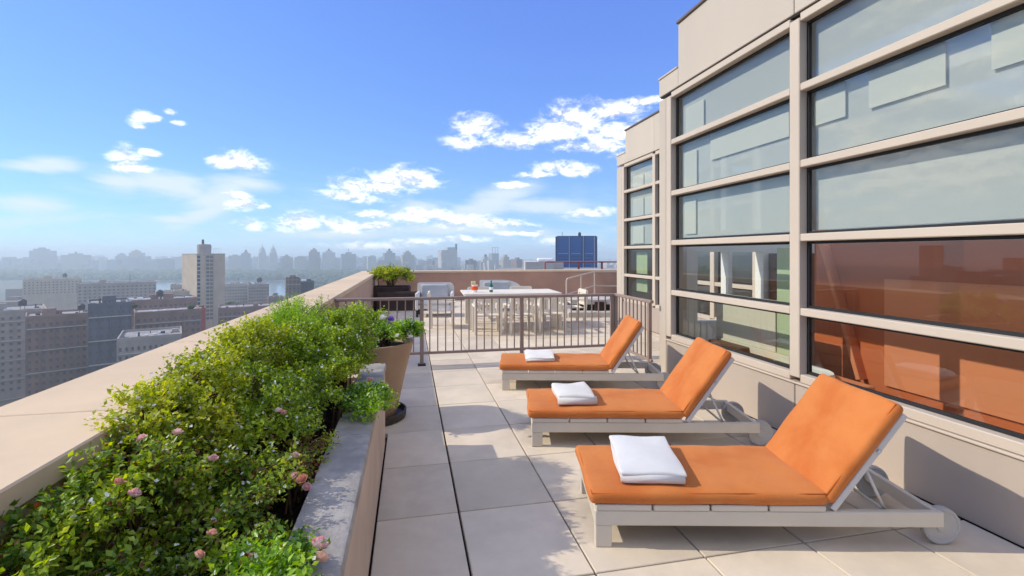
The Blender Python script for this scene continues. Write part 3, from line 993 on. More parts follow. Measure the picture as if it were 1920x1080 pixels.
def bed():
    Z = .50
    B = []
    G = 'planter shrubs'

    def sh(*a, **k):
        o = shrub(*a, **k); B.append(o); return o
    # near, low rose bushes
    sh('rose_bush', 'sparse rose bush at the very front of the planter beside the parapet', 'bush', (-.86, 1.20, Z),
       [(0, 0, .20, .17, .26, .12), (.16, .16, .14, .15, .2, .09)], 560, .024, 'leaf_rose', 11, G, white=35, dry=.06, per=7, shell=.2)
    sh('rose_bush', 'low rose bush with large pale roses spilling onto the grey planter top', 'bush', (-.46, 1.36, Z),
       [(.02, .0, .16, .17, .22, .09), (.13, .04, .19, .11, .13, .05)], 420, .025, 'leaf_bright', 12, G, white=40, dry=.03, per=7, shell=.3)
    sh('rose_bush', 'rose bush with pink buds growing against the parapet near the grassy blades', 'bush', (-.84, 1.78, Z),
       [(-.06, 0, .36, .16, .28, .15), (.14, .02, .20, .16, .24, .12), (.1, -.25, .15, .2, .2, .10)], 860, .023, 'leaf_rose', 13, G, white=75, dry=.10, per=7, shell=.2, stemn=26)
    sh('rose_bush', 'leggy rose bush with a cluster of faded pink blooms above the dark soil', 'bush', (-.55, 1.88, Z),
       [(0, 0, .20, .15, .26, .12), (-.14, .14, .22, .15, .22, .12), (.05, -.22, .16, .13, .16, .10)], 680, .023, 'leaf_rose', 14, G, white=80, dry=.10, per=7, shell=.25, stemn=26)
    sh('flowering_shrub', 'yellow-green shrub with pale blossom leaning on the parapet top', 'bush', (-.93, 2.12, Z),
       [(-.02, -.05, .42, .17, .22, .15), (.03, .22, .52, .15, .2, .16), (.12, .05, .30, .16, .24, .16)], 1000, .022, 'leaf_yellow', 15, G, white=150, dry=.02, per=7)
    sh('flowering_shrub', 'broad green shrub dotted with white in the middle of the bed', 'bush', (-.66, 2.42, Z),
       [(0, 0, .33, .22, .30, .17), (.10, .25, .30, .16, .2, .15), (-.12, .1, .44, .16, .2, .13)], 1700, .021, 'leaf_soft', 16, G, white=240, dry=.02, per=7, shell=.4)
    sh('flowering_shrub', 'light green shrub overhanging the parapet behind the blossom shrub', 'bush', (-.90, 2.78, Z),
       [(0, 0, .50, .2, .26, .19), (.06, .25, .56, .17, .2, .16)], 1200, .021, 'leaf_yellow', 17, G, white=90, per=7)
    sh('flowering_shrub', 'dense green shrub with tiny white flowers over the planter edge', 'bush', (-.55, 3.05, Z),
       [(0, 0, .38, .2, .28, .18), (.08, .28, .40, .16, .22, .18), (-.1, .2, .50, .16, .22, .16)], 1800, .021, 'leaf_soft', 18, G, white=220, dry=.02, per=7, shell=.4)
    sh('feathery_shrub', 'tall feathery dark green shrub at the back of the bed', 'bush', (-.80, 3.45, Z),
       [(0, 0, .50, .2, .24, .24), (.02, .28, .54, .2, .22, .23), (.1, -.12, .48, .14, .16, .2)], 2100, .019, 'leaf_bright', 19, G, per=9, lw=.34)
    sh('flowering_shrub', 'rounded shrub with white flowers at the far end of the planter', 'bush', (-.48, 3.72, Z),
       [(0, 0, .46, .2, .24, .20), (.05, -.2, .34, .16, .18, .16)], 1500, .021, 'leaf_soft', 20, G, white=170, per=7)
    sh('rose_bush', 'small rose sprig with one pink rose hanging over the grey planter top', 'bush', (-.40, 2.86, Z),
       [(.14, .02, .235, .12, .16, .07), (.22, .10, .205, .07, .11, .05)], 360, .024, 'leaf_bright', 21, G, white=55, per=7)
    sh('rose_bush', 'bare brown twiggy rose bush beside the planter wall', 'bush', (-.47, 2.30, Z),
       [(.02, .0, .17, .09, .30, .09)], 170, .020, 'leaf_rose', 22, G, dry=.4, per=5, stem_mat='twig_dry', stemn=46)
    sh('rose_bush', 'low dark rose bush pressed into the near corner of bed and parapet', 'bush', (-.93, 1.48, Z),
       [(0, .05, .32, .12, .3, .15), (.1, -.1, .18, .14, .24, .12)], 700, .024, 'leaf_soft', 23, G, white=20, dry=.08, per=7, shell=.2)
    # roses
    def R3(u, v, d): return D(u, d * .97, HZ(v, d * .97))
    rose(B[1], R3(597, 1026, 1.44), .062, 'petal_pink', 1, (.3, .4))
    rose(B[1], R3(600, 1052, 1.42), .056, 'petal_peach', 2, (.9, .5))
    rose(B[3], R3(552, 894, 1.84), .044, 'petal_pink', 3, (.2, .5))
    rose(B[3], R3(567, 900, 1.83), .050, 'petal_peach', 4, (.5, .4))
    rose(B[3], R3(575, 914, 1.82), .040, 'petal_pink', 5, (.7, .2))
    rose(B[3], R3(553, 857, 1.93), .044, 'petal_pink', 6, (.2, .3))
    rose(B[0], R3(250, 929, 1.40), .044, 'petal_pink', 7, (.4, -.3))
    rose(B[2], R3(333, 814, 1.68), .042, 'petal_pink', 8, (.3, -.2))
    rose(B[2], R3(267, 824, 1.60), .040, 'petal_pink', 9, (.3, -.2))
    rose(B[2], R3(399, 862, 1.70), .040, 'petal_pink', 10, (.2, .2))
    rose(B[0], R3(371, 1044, 1.30), .036, 'petal_peach', 11, (.6, .2))
    rose(B[5], R3(522, 772, 2.12), .040, 'petal_pink', 12, (.4, .2))
    rose(B[5], R3(533, 775, 2.12), .036, 'petal_peach', 13, (.2, .3))
    rose(B[10], R3(694, 713, 2.98), .048, 'petal_pink', 14, (.4, .3))
    rose(B[0], R3(222, 905, 1.42), .032, 'petal_peach', 15, (.4, .3))
    rose(B[2], R3(396, 1003, 1.36), .034, 'petal_peach', 16, (.4, .3))
    # strappy lily-like clumps at the lower left
    blades('strappy_plant', 'clump of long arching grass-like blades at the lower left of the bed', 'plant', (-.86, 1.50, Z - .02), 90, .40, 31, 1.3, (.40, .05), .0042, 'strappy blades in the planter')
    blades('strappy_plant', 'clump of upright strappy blades at the bottom edge of the picture', 'plant', (-.70, 1.30, Z - .02), 60, .32, 32, 1.2, (.25, .1), .0042, 'strappy blades in the planter')
    # plants in the pot
    shrub('potted_shrub', 'bushy green plant filling the back of the terracotta pot', 'plant', POT + Vector((-.08, .02, .70)),
          [(-.08, 0, .20, .25, .25, .17), (-.16, -.12, .12, .18, .2, .15)], 1300, .025, 'leaf_soft', 41, None, white=120, per=7)
    ps = shrub('potted_flower', 'bright green flowering plant with a purple bloom at the front of the pot', 'plant', POT + Vector((.14, -.12, .70)),
          [(.02, 0, .13, .17, .17, .10), (.20, .02, .14, .12, .1, .07)], 600, .026, 'leaf_bright', 42, None, white=40, per=7)
    rose(ps, R3(732, 601, 4.35), .085, 'petal_purple', 21, (.4, .2))
    rose(ps, R3(719, 598, 4.35), .085, 'petal_white', 22, (.4, .2))
    rose(ps, R3(745, 630, 4.35), .05, 'petal_white', 23, (.4, .2))


bed()


# ------------------------------------------------------------------ loungers
def lounger_proto():
    r = thing('sun_lounger', 'x', 'sun lounger', (0, 0, 0), 0, 'sun loungers facing the parapet')
    Wd, Ln = .64, 1.88
    m = MB().box(0, Ln, -.0175, .0175, .120, .203, .005)
    a = m.build('side_rail', 'lounger_frame', r, loc=(0, .0175, 0)); link('side_rail', a.data, None, r, (0, Wd - .0175, 0))
    MB().box(.002, .034, .036, Wd - .036, .118, .200, .004).build('foot_board', 'lounger_frame', r)
    MB().box(Ln - .036, Ln - .002, .036, Wd - .036, .122, .198, .004).build('head_board', 'lounger_frame', r)
    lg = MB().box(-.045, .045, -.024, .024, 0, .122, .005).build('leg', 'lounger_frame', r, loc=(.047, .027, 0))
    link('leg', lg.data, None, r, (.047, Wd - .027, 0))
    sl = MB().box(.0, .302, -.006, Wd + .006, .204, .236, .005).build('seat_slat', 'lounger_frame', r, loc=(.004, 0, 0))
    for k in (1, 2, 3): link('seat_slat', sl.data, None, r, (.004 + .313 * k, 0, 0))
    # seat cushion
    v, f = rounded(1.29, Wd + .03, .068, .028, (30, 14, 2), .014, .0036, 3)
    c = MB().add(v, f).build('seat_cushion', 'orange_canvas', r, smooth=True, loc=(.615, Wd / 2, .2365))
    hx, hy = 1.29 / 2 - .014, (Wd + .03) / 2 - .014
    loop = [(-hx, -hy), (hx, -hy), (hx, hy), (-hx, hy), (-hx, -hy)]
    pp = MB(); pp.tube([(x, y, .061) for x, y in loop], .0042, 6); pp.build('piping', 'piping', c, smooth=True)
    # backrest: frame, boards, cushion
    ang = R(53); hx0, hz0 = 1.272, .222
    bk = bpy.data.objects.new('backrest', None); COL.objects.link(bk); bk.parent = r; bk.location = (hx0, 0, hz0); bk.rotation_euler = (0, -ang, 0)
    BL = .645
    s = MB().box(0, BL, -.015, .015, -.035, .0, .004).build('stile', 'lounger_tube', bk, loc=(0, .016, 0)); link('stile', s.data, None, bk, (0, Wd - .016, 0))
    for k in range(4):
        MB().box(.02 + .158 * k, .165 + .158 * k, .033, Wd - .033, -.028, -.004, .004).build('back_slat', 'lounger_frame', bk)
    v, f = rounded(.655, Wd + .03, .068, .028, (18, 14, 2), .014, .0036, 8)
    c = MB().add(v, f).build('back_cushion', 'orange_canvas', bk, smooth=True, loc=(.345, Wd / 2, .003))
    hx = .655 / 2 - .014
    loop = [(-hx, -hy), (hx, -hy), (hx, hy), (-hx, hy), (-hx, -hy)]
    MB().tube([(x, y, .061) for x, y in loop], .0042, 6).build('piping', 'piping', bk, smooth=True, loc=(.345, Wd / 2, .003))
    MB().bar((.40, .0, -.016), (.40, -.012, -.016), .02, .02, b=.003).build('hinge_pin', 'lounger_tube', bk)
    # prop struts and cross rod
    mx, mz = hx0 + math.cos(ang) * .30 + .028, hz0 + math.sin(ang) * .30 - .02
    for yy in (.05, Wd - .05):
        MB().tube([(mx, yy, mz), (1.60, yy, .185)], .009, 8).build('prop_strut', 'lounger_tube', r, smooth=True)
    MB().tube([(1.60, .037, .185), (1.60, Wd - .037, .185)], .009, 8).build('prop_rod', 'lounger_tube', r, smooth=True)
    # wheels
    prof = [(.0, -.021), (.03, -.021), (.034, -.016), (.082, -.016), (.088, -.021), (.099, -.019), (.102, -.012), (.102, .012), (.099, .019), (.088, .021), (.082, .016), (.034, .016), (.03, .021), (0, .021)]
    w = MB().lathe(prof, 36, axis='y').build('wheel', 'wheel', r, smooth=35, loc=(Ln + .03, .066, .102)); link('wheel', w.data, None, r, (Ln + .03, Wd - .066, .102))
    MB().tube([(Ln + .03, .05, .102), (Ln + .03, Wd - .05, .102)], .011, 10).build('axle', 'wheel_core', r, smooth=True)
    for yy in (.11, Wd - .11):
        MB().bar((Ln - .02, yy, .135), (Ln + .04, yy, .102), .02, .03, b=.004).build('axle_bracket', 'lounger_frame', r)
    return r


def loungers():
    p = lounger_proto()
    spots = [((.985, 2.456, 0), -12.7, 'orange cushioned sun lounger nearest the camera with a flat folded towel'),
             ((.985, 3.846, 0), -12.7, 'middle orange cushioned sun lounger of the three carrying a puffed towel'),
             ((1.05, 5.50, 0), -13.2, 'farthest orange cushioned sun lounger standing close to the railing')]
    for i, (loc, a, lab) in enumerate(spots):
        o = p if i == 0 else dup_tree(p)
        o.location = loc; o.rotation_euler = (0, 0, R(a)); o['label'] = lab
        for ch in o.children:
            if ch.name.startswith('backrest'): ch.rotation_euler = (0, -R((53, 54.5, 56)[i]), 0)


loungers()


def towel(label, base, rz, t0, t1, y0, y1, mat, seed, layers=3, th=.046, yaw=0.0):
    """folded towel: stacked soft folds lying on a lounger cushion"""
    rot = Matrix.Rotation(rz, 4, 'Z')
    c = Vector(base) + rot @ Vector(((t0 + t1) / 2, (y0 + y1) / 2, .316))
    rng = random.Random(seed)
    m = MB(); h = th / layers
    for k in range(layers):
        sx, sy = (t1 - t0) - .012 * rng.random(), (y1 - y0) - .015 * rng.random()
        v, f = rounded(sx, sy, h * 1.15, h * .5, (20, 20, 1), .016 if k == layers - 1 else .003, .006, seed + k)
        dx, dy = rng.uniform(-.008, .008), rng.uniform(-.008, .008)
        lift = lambda x, y: .011 * math.sin(6 * x + seed) * math.sin(5 * y + 1.3 * seed)
        m.add([(x + dx, y + dy, z + k * h + (lift(x, y) + .004) * (k + 1) / layers) for x, y, z in v], f)
    # the rolled fold along the near long side joins the layers
    L = (t1 - t0) / 2 - .006
    m.tube([(-L, -(y1 - y0) / 2 + th * .36, th * .5), (0, -(y1 - y0) / 2 + th * .34, th * .52), (L, -(y1 - y0) / 2 + th * .37, th * .5)], th * .5, 14)
    o = m.build('folded_towel', mat, None, smooth=True, loc=c)
    o.rotation_euler = (0, 0, rz + yaw)
    tag(o, label, 'towel', 'folded towels on the loungers')


towel('white folded towel on the nearest lounger', (.985, 2.456, 0), R(-12.7), .17, .53, .06, .60, 'towel', 1, 3, .058, R(-4))
towel('white puffed folded towel on the middle lounger', (.985, 3.846, 0), R(-12.7), .21, .55, .08, .56, 'towel_warm', 5, 2, .070, R(3))
towel('white thin folded towel on the farthest lounger', (1.05, 5.50, 0), R(-13.2), .28, .62, .08, .56, 'towel_warm', 9, 4, .046, R(2))


# ------------------------------------------------------------------ far end of the terrace
def dining():
    c = D(955, 10.7); c.z = 0
    t = thing('dining_table', 'long pale wooden dining table set between the chairs beyond the railing', 'table', c, R(-2))
    for k in range(8):
        MB().box(-1.05, 1.05, -.58 + .146 * k, -.44 + .146 * k, .72, .755, .004).build('table_board', 'table_wood', t)
    MB().box(-.98, .98, -.5, .5, .63, .718).build('apron', 'table_wood', t)
    for sx in (-1, 1):
        for sy in (-1, 1):
            MB().box(sx * .9 - .05, sx * .9 + .05, sy * .46 - .045, sy * .46 + .045, 0, .72, .006).build('leg', 'table_wood', t)

    def chair():
        r = thing('patio_chair', 'x', 'chair', (0, 0, 0), 0, 'pale wooden chairs round the dining table')
        # faces +y; back at -y
        for k in range(5): MB().box(-.23, .23, -.22 + .095 * k, -.135 + .095 * k, .40, .425, .004).build('seat_slat', 'table_wood', r)
        for sx in (-1, 1):
            MB().box(sx * .25 - .03, sx * .25 + .03, .20, .26, 0, .60, .005).build('leg', 'table_wood', r)
            MB().bar((sx * .25, -.23, 0), (sx * .25, -.29, .84), .05, .06, (0, 1, 0)).build('leg', 'table_wood', r)
            MB().box(sx * .25 - .035, sx * .25 + .035, -.27, .28, .602, .632, .006).build('armrest', 'table_wood', r)
        MB().bar((-.25, -.287, .81), (.25, -.287, .81), .03, .10, (0, 0, 1)).build('top_rail', 'table_wood', r)
        MB().bar((-.225, -.262, .50), (.225, -.262, .50), .03, .06, (0, 0, 1)).build('lower_rail', 'table_wood', r)
        for k in range(6):
            x = -.18 + .072 * k
            MB().bar((x, -.264, .53), (x, -.284, .76), .045, .014, (0, 1, 0), b=.003).build('back_slat', 'table_wood', r)
        MB().box(-.22, .22, .205, .235, .33, .398).build('seat_rail', 'table_wood', r)
        return r
    p = chair()
    rz = R(-2)
    lst = [((-.62, -.95), 0, 'pale chair in front of the table at the left nearest the grill'), ((.05, -.98), 4, 'pale chair in front of the table at its middle'),
           ((.70, -.93), -5, 'pale chair in front of the table at the right end'),
           ((-1.48, .0), -92, 'pale chair at the left head of the table'), ((1.46, .1), 90, 'pale chair at the right head of the table'),
           ((-.55, 1.0), 180, 'pale chair behind the table on the left'), ((.5, 1.02), 176, 'pale chair behind the table on the right')]
    for i, ((x, y), a, lab) in enumerate(lst):
        o = p if i == 0 else dup_tree(p)
        q = Matrix.Rotation(rz, 4, 'Z') @ Vector((x, y, 0))
        o.location = c + q; o.rotation_euler = (0, 0, rz + R(a)); o.scale = (1, 1, .9); o['label'] = lab
    # things on the table
    zt = .756
    g = thing('drink_glass', 'glass of bright orange drink with a cream wedge on the table', 'drink', D(890, 10.45, zt))
    MB().lathe([(0, 0), (.052, 0), (.06, .05), (.068, .16), (.064, .16), (.05, .012), (0, .012)], 20).build('glass', 'paper_label', g, smooth=40)
    MB().lathe([(0, .04), (.072, .05), (.076, .11), (.07, .13), (0, .13)], 20).build('drink', 'orange_drink', g, smooth=40)
    v, f = rounded(.10, .03, .10, .012, (3, 2, 3)); MB().add(v, f).build('wedge', 'cream_carton', g, smooth=True, loc=(-.03, 0, .14))
    b = thing('bottle', 'dark green bottle with a round white label on the table', 'bottle', D(921, 10.45, zt))
    MB().lathe([(0, 0), (.036, 0), (.040, .01), (.040, .13), (.034, .16), (.016, .195), (.014, .235), (.017, .24), (.017, .255), (0, .256)], 20).build('glass', 'bottle_green', b, smooth=40)
    MB().lathe([(.0405, .05), (.0412, .055), (.0412, .105), (.0405, .11)], 20).build('label', 'paper_label', b, smooth=40)


dining()


def lounge_seat(label, loc, rz, w, slope):
    """pale outdoor lounge chair seen with its seat towards the camera"""
    g = thing('lounge_chair', label, 'chair', loc, rz)
    hw = w / 2
    n = 10
    # arched back panel: level on the left, rounding down to the right arm
    top = [(-hw, .80), (-hw + .03, .825)] + [(hw - slope + slope * math.sin(q * math.pi / 2 / n), .825 - (.24 if slope > .3 else .16) * (1 - math.cos(q * math.pi / 2 / n))) for q in range(n + 1)]
    poly = [(hw, .16), (-hw, .16)] + top
    k = len(poly)
    v = [(x, .30, z) for x, z in poly] + [(x, .36, z) for x, z in poly]
    f = [tuple(range(k)), tuple(range(2 * k - 1, k - 1, -1))] + [(i, i + k, (i + 1) % k + k, (i + 1) % k) for i in range(k)]
    MB().add(v, [q[::-1] for q in f]).build('back_panel', 'grill_pale', g, smooth=30)
    v, f = rounded(w - .20 - slope * .4, .13, .36, .05, (10, 3, 5), .0, .004, 3); MB().add(v, f).build('back_cushion', 'cushion_grey', g, smooth=True, loc=(-slope * .2, .225, .43))
    v, f = rounded(w - .20, .60, .13, .05, (10, 8, 2), .01, .004, 5); MB().add(v, f).build('seat_cushion', 'cushion_pale', g, smooth=True, loc=(0, -.07, .30))
    MB().box(-hw + .085, hw - .085, -.36, .295, .20, .298, .01).build('seat_frame', 'grill_pale', g)
    for sx in (-1, 1):
        v, f = rounded(.08, .68, .44, .035, (2, 6, 5)); MB().add(v, f).build('arm', 'grill_pale', g, smooth=True, loc=(sx * (hw - .042), -.045, .17))
        for yy in (-.33, .25): MB().box(sx * (hw - .05) - .025, sx * (hw - .05) + .025, yy - .025, yy + .025, 0, .172).build('leg', 'grill_black', g)
    return g


lounge_seat('pale lounge chair with a grey back cushion left of the dining table', D(816, 12.4), R(-6), .96, .12)
lounge_seat('pale lounge chair with a sloping rounded back behind the dining table', D(940, 13.6), R(-6), 1.20, .55)


def far_planters():
    c = D(742, 14.3)
    p = thing('planter_box', 'dark brown square planter box in the far left corner', 'planter', (c.x, c.y, 0), R(-4))
    MB().box(-.70, .42, -.30, .34, 0, .62, .015).build('box', 'planter_brown', p)
    MB().box(-.66, .38, -.26, .30, .6, .63).build('soil', 'soil', p)
    shrub('corner_shrub', 'round yellow-green shrub growing in the dark corner planter', 'bush', (c.x - .1, c.y, .60),
          [(-.2, 0, .32, .36, .3, .25), (.2, 0, .28, .34, .28, .2)], 900, .055, 'leaf_yellow', 51, None, per=7, white=40)
    # long dark box further along
    c = D(770, 13.6)
    q = thing('planter_box', 'low dark box between the corner planter and the grill', 'planter', (c.x, c.y, 0), R(-4))
    MB().box(-.9, .45, -.22, .22, 0, .5, .012).build('box', 'planter_brown', q)
    MB().box(-.86, .41, -.18, .18, .48, .51).build('soil', 'soil', q)
    # pale steps and the hand rail at the right
    c = D(1112, 12.0)
    s = thing('stone_steps', 'pale stone steps with dark open risers near the recessed bay', 'steps', (c.x, c.y, 0), R(-10))
    MB().box(-.62, 1.2, .0, .9, .0, .13, .01).build('step', 'concrete_step', s)
    MB().box(-.50, 1.2, .30, 1.2, .29, .42, .01).build('step', 'concrete_step', s)
    MB().box(-.46, 1.2, .36, 1.2, .132, .288).build('riser_gap', 'grill_black', s)
    MB().box(.1, .4, .26, .34, .135, .36, .01).build('riser_block', 'planter_brown', s)
    h = thing('hand_rail', 'pale tubular hand rail climbing beside the stone steps', 'railing', (c.x, c.y, 0), R(-10))
    r = .02
    MB().tube([(-.68, -.1, 0), (-.68, -.1, .92), (-.66, -.07, .97), (.28, 1.15, 1.10), (1.6, 1.15, 1.10)], r, 8).build('rail', 'hand_rail', h, smooth=60)
    MB().tube([(-.66, -.08, .58), (.28, 1.15, .72), (1.6, 1.15, .68)], r * .85, 8).build('mid_rail', 'hand_rail', h, smooth=60)
    MB().tube([(.28, 1.15, 0), (.28, 1.15, 1.1)], r, 8).build('post', 'hand_rail', h, smooth=60)
    MB().tube([(-.2, .53, 0), (-.2, .53, 1.03)], r, 8).build('post', 'hand_rail', h, smooth=60)


far_planters()


# ------------------------------------------------------------------ the city
city_mat('city_tan', (.40, .34, .28)); city_mat('city_grey', (.30, .30, .30)); city_mat('city_brown', (.24, .17, .14)); city_mat('city_white', (.50, .48, .45))
city_mat('city_red', (.30, .09, .07)); city_mat('city_dark', (.10, .10, .11))
M('wall_tan', (.46, .38, .29), .85, .10, .12); M('wall_grey', (.34, .30, .265), .85, .12, .12); M('wall_mauve', (.27, .185, .155), .85, .14, .12); M('wall_blue', (.13, .135, .155), .7, .12, .12)
M('wall_pale', (.46, .43, .38), .85, .06, .05); M('wall_red', (.36, .10, .085), .85, .06, .05); M('roof_gravel', (.30, .28, .27), .95, .2, .2); M('metal_dark', (.06, .06, .065), .6, .2)
M('window_dark', (.13, .125, .135), .25, .2, .3, spec=.6); M('window_blue', (.03, .06, .12), .2, .2, .3, spec=.6)
M('tower_blue', (.018, .10, .31), .25, .10, .06, spec=.6); M('tower_blue_dark', (.02, .045, .11), .25, .1, .1, spec=.6); M('tower_fin', (.35, .38, .42), .5, .05, .1)
M('neighbour_roof', (.50, .47, .43), .85, .06, .3); M('white_metal', (.72, .73, .74), .5, .04, .5)
M('ground', (.11, .12, .10), .95, .3, .004)
M('hill', (.06, .08, .07), .95, .2, .002)


def water_mat():
    m, b = new_mat('water'); nt = m.node_tree
    b.inputs['Base Color'].default_value = (.10, .13, .15, 1); b.inputs['Roughness'].default_value = .12; b.inputs['Specular IOR Level'].default_value = .6
    bn = nt.nodes.new('ShaderNodeBump'); bn.inputs['Strength'].default_value = .3; bn.inputs['Distance'].default_value = .4
    h = noise(tex(), .15, 4, .6); nt.links.new(h.s, bn.inputs['Height']); nt.links.new(bn.outputs[0], b.inputs['Normal'])


water_mat()


def ring_sheet(name, mat, rad, z, n=96):
    v = [(0, 0, z)] + [(rad * math.cos(2 * math.pi * k / n), rad * math.sin(2 * math.pi * k / n), z) for k in range(n)]
    f = [(0, k + 1, (k + 1) % n + 1) for k in range(n)]
    return tag(MB().add(v, f).build(name, mat), kind='structure')


ring_sheet('ground', 'ground', 16000, GROUND)


def block(root, name, mat, x0, x1, y0, y1, z0, z1):
    return MB().box(x0, x1, y0, y1, z0, z1).build(name, mat, root)


def tower(label, u0, u1, vtop, d, rot, depth, mat, cat='building', name='office_block', group=None, extras=(), vbase=None, wins=None):
    """a city building whose visible width runs from u0 to u1 at distance d; rot turns its front"""
    c = D((u0 + u1) / 2, d); w = (u1 - u0) / FPX * d; zt = HZ(vtop, d)
    r = thing(name, label, cat, (c.x, c.y, GROUND), rot, group)
    H = zt - GROUND
    block(r, 'wall', mat, -w / 2, w / 2, 0, depth, 0, H)
    return r, w, H


def city_named():
    ca = R(33)
    # the tall pale tower on the left
    c = D(369, 420); zt = HZ(477, 420); H = zt - GROUND
    r = thing('tower_block', 'tall pale tower with a water tank standing before the reservoir', 'building', (c.x, c.y, GROUND), R(38))
    w = 49 / FPX * 420 * .98; dp = 40
    block(r, 'wall', 'wall_tan', 0, w, 0, dp, 0, H)
    MB().box(-.3, w + .3, -.3, dp + .3, H, H + .8).build('roof_edge', 'wall_pale', r)
    # continuous dark window strips and window columns on the front
    zz = 3.4
    wm = None
    for (x0, x1) in ((.4, 2.6), (7.2, 9.6), (10.2, 12.6)):
        k = 1
        while k * zz < H - 3 and True:
            z1 = H - k * zz
            if z1 < H - 60: break
            if wm is None or True:
                o = MB().box(x0, x1, -.18, .05, z1, z1 + 2.3).build('window', 'window_blue' if x0 < 1 else 'window_dark', r) if wm is None or (x0, x1) not in wm else link('window', wm[(x0, x1)], None, r, (0, 0, z1 - wm[(x0, x1, 'z')]))
                if wm is None: wm = {}
                if (x0, x1) not in wm: wm[(x0, x1)] = o.data; wm[(x0, x1, 'z')] = z1
            k += 1
    for x in (6.6, 13.0): block(r, 'pilaster', 'wall_pale', x, x + .5, -.5, -.02, 0, H - .01)
    MB().lathe([(0, 0), (5.4, 0), (5.6, 7.0), (5.0, 8.2), (0, 8.6)], 20).build('water_tank', 'wall_grey', r, smooth=40, loc=(8.2, 8, H + .8))
    MB().lathe([(1.0, 0), (.9, 4.5), (0, 4.6)], 8).build('chimney', 'metal_dark', r, loc=(7.2, 8, H + 8.8))
    gb = MB()
    for q in range(4): gb.bar((14 + q * 2, 3, H + .8), (14 + q * 2, 3, H + 5.4), .25, .25)
    gb.bar((14, 3, H + 5.4), (20, 3, H + 5.4), .25, .25); gb.build('roof_rack', 'white_metal', r)

    def simple(label, u0, u1, vtop, d, rot, depth, mat, name='city_building', wcols=0, wrows=0, bits=(), roof='roof_gravel', group=None):
        r, w, H = tower(label, u0, u1, vtop, d, R(rot - 12) - az_el((u0 + u1) / 2, 0)[0], depth, mat, name=name, group=group)
        MB().box(-w / 2 + .4, w / 2 - .4, .4, depth - .4, H + .002, H + .05).build('roof', roof, r)
        pr = MB()
        pr.box(-w / 2 - .15, w / 2 + .15, -.15, .35, H - .6, H + .9).box(-w / 2 - .15, w / 2 + .15, depth - .35, depth + .15, H - .6, H + .9)
        pr.box(-w / 2 - .15, -w / 2 + .35, .352, depth - .352, H - .6, H + .9).box(w / 2 - .35, w / 2 + .15, .352, depth - .352, H - .6, H + .9)
        pr.build('roof_edge', mat, r)
        if wcols:
            wcols = int(wcols * 1.7); me = None; gx = w / wcols
            for i in range(wcols):
                for j in range(wrows):
                    p = (-w / 2 + gx * (i + .5), -.04, H - 3.6 - 3.5 * j)
                    if me is None: me = MB().box(-gx * .2, gx * .2, -.06, .06, -.75, .75).build('window', 'window_dark', r, loc=p)
                    else: link('window', me.data, None, r, p)
        # piers and belt courses give the front its relief
        if wcols:
            pm = MB()
            for i in range(0, wcols + 1, 2): pm.box(-w / 2 + gx * i - gx * .1, -w / 2 + gx * i + gx * .1, -.35, -.005, 0, H - .62)
            pm.build('piers', mat, r)
            bm_ = MB()
            for j in range(0, wrows + 1, 3): bm_.box(-w / 2 + .01, w / 2 - .01, -.5, -.004, H - 5.6 - 3.5 * j, H - 5.2 - 3.5 * j)
            bm_.build('belt_courses', 'wall_pale', r)
        rng = random.Random(int(u0 * 7 + vtop))
        for q in range(7):
            x, y, sz = rng.uniform(-w * .42, w * .42), depth * rng.uniform(.12, .75), rng.uniform(.35, 1.1)
            if q % 3: MB().box(x - sz, x + sz, y - sz * .7, y + sz * .7, H + .06, H + .06 + sz * rng.uniform(.6, 1.6), .05).build('roof_vent', rng.choice(['white_metal', 'metal_dark', 'roof_gravel']), r)
            else: MB().lathe([(sz * .3, 0), (sz * .3, sz * 1.6), (sz * .45, sz * 1.7), (0, sz * 2.0)], 8, (x, y, H + .06)).build('roof_vent', 'metal_dark', r)
        for (kind, fx, fy, s) in bits:
            x, y = -w / 2 + w * fx, depth * fy
            if kind == 'box': MB().box(x - s, x + s, y - s * .8, y + s * .8, H + .05, H + .05 + s * 1.3, s * .08).build('roof_house', mat, r)
            if kind == 'unit':
                MB().box(x - s, x + s, y - s, y + s, H + .3, H + s * 1.2, s * .1).build('cooling_unit', 'white_metal', r)
            if kind == 'tank':
                m = MB().lathe([(0, s * 1.1), (s, s * 1.1), (s, s * 2.6), (s * .5, s * 3.1), (0, s * 3.3)], 14, (x, y, H))
                m.build('water_tank', 'metal_dark', r, smooth=40)
                lg = MB()
                for a in range(4): lg.bar((x + s * .7 * math.cos(a * 1.571 + .78), y + s * .7 * math.sin(a * 1.571 + .78), H), (x + s * .7 * math.cos(a * 1.571 + .78), y + s * .7 * math.sin(a * 1.571 + .78), H + s * 1.15), s * .12, s * .12)
                lg.build('tank_legs', 'metal_dark', r)
            if kind == 'mast': MB().tube([(x, y, H), (x, y, H + s * 6)], [.35, .12], 6).build('mast', 'metal_dark', r)
            if kind == 'pipe':
                MB().tube([(x - s * 2, y, H + s * .5), (x + s * 2, y, H + s * .5)], s * .35, 8).build('duct', 'white_metal', r, smooth=True)
        return r
    simple('grey slab block at the left edge with a thin mast before it', 165, 279, 531, 520, 12, 30, 'wall_grey', wcols=10, wrows=5, bits=[('box', .3, .4, 3), ('mast', .65, .1, 2)])
    simple('dark blue-grey tower cut by the left edge of the photograph', 176, 238, 571, 215, 14, 26, 'wall_blue', wcols=5, wrows=13, bits=[('box', .5, .5, 2.5)])
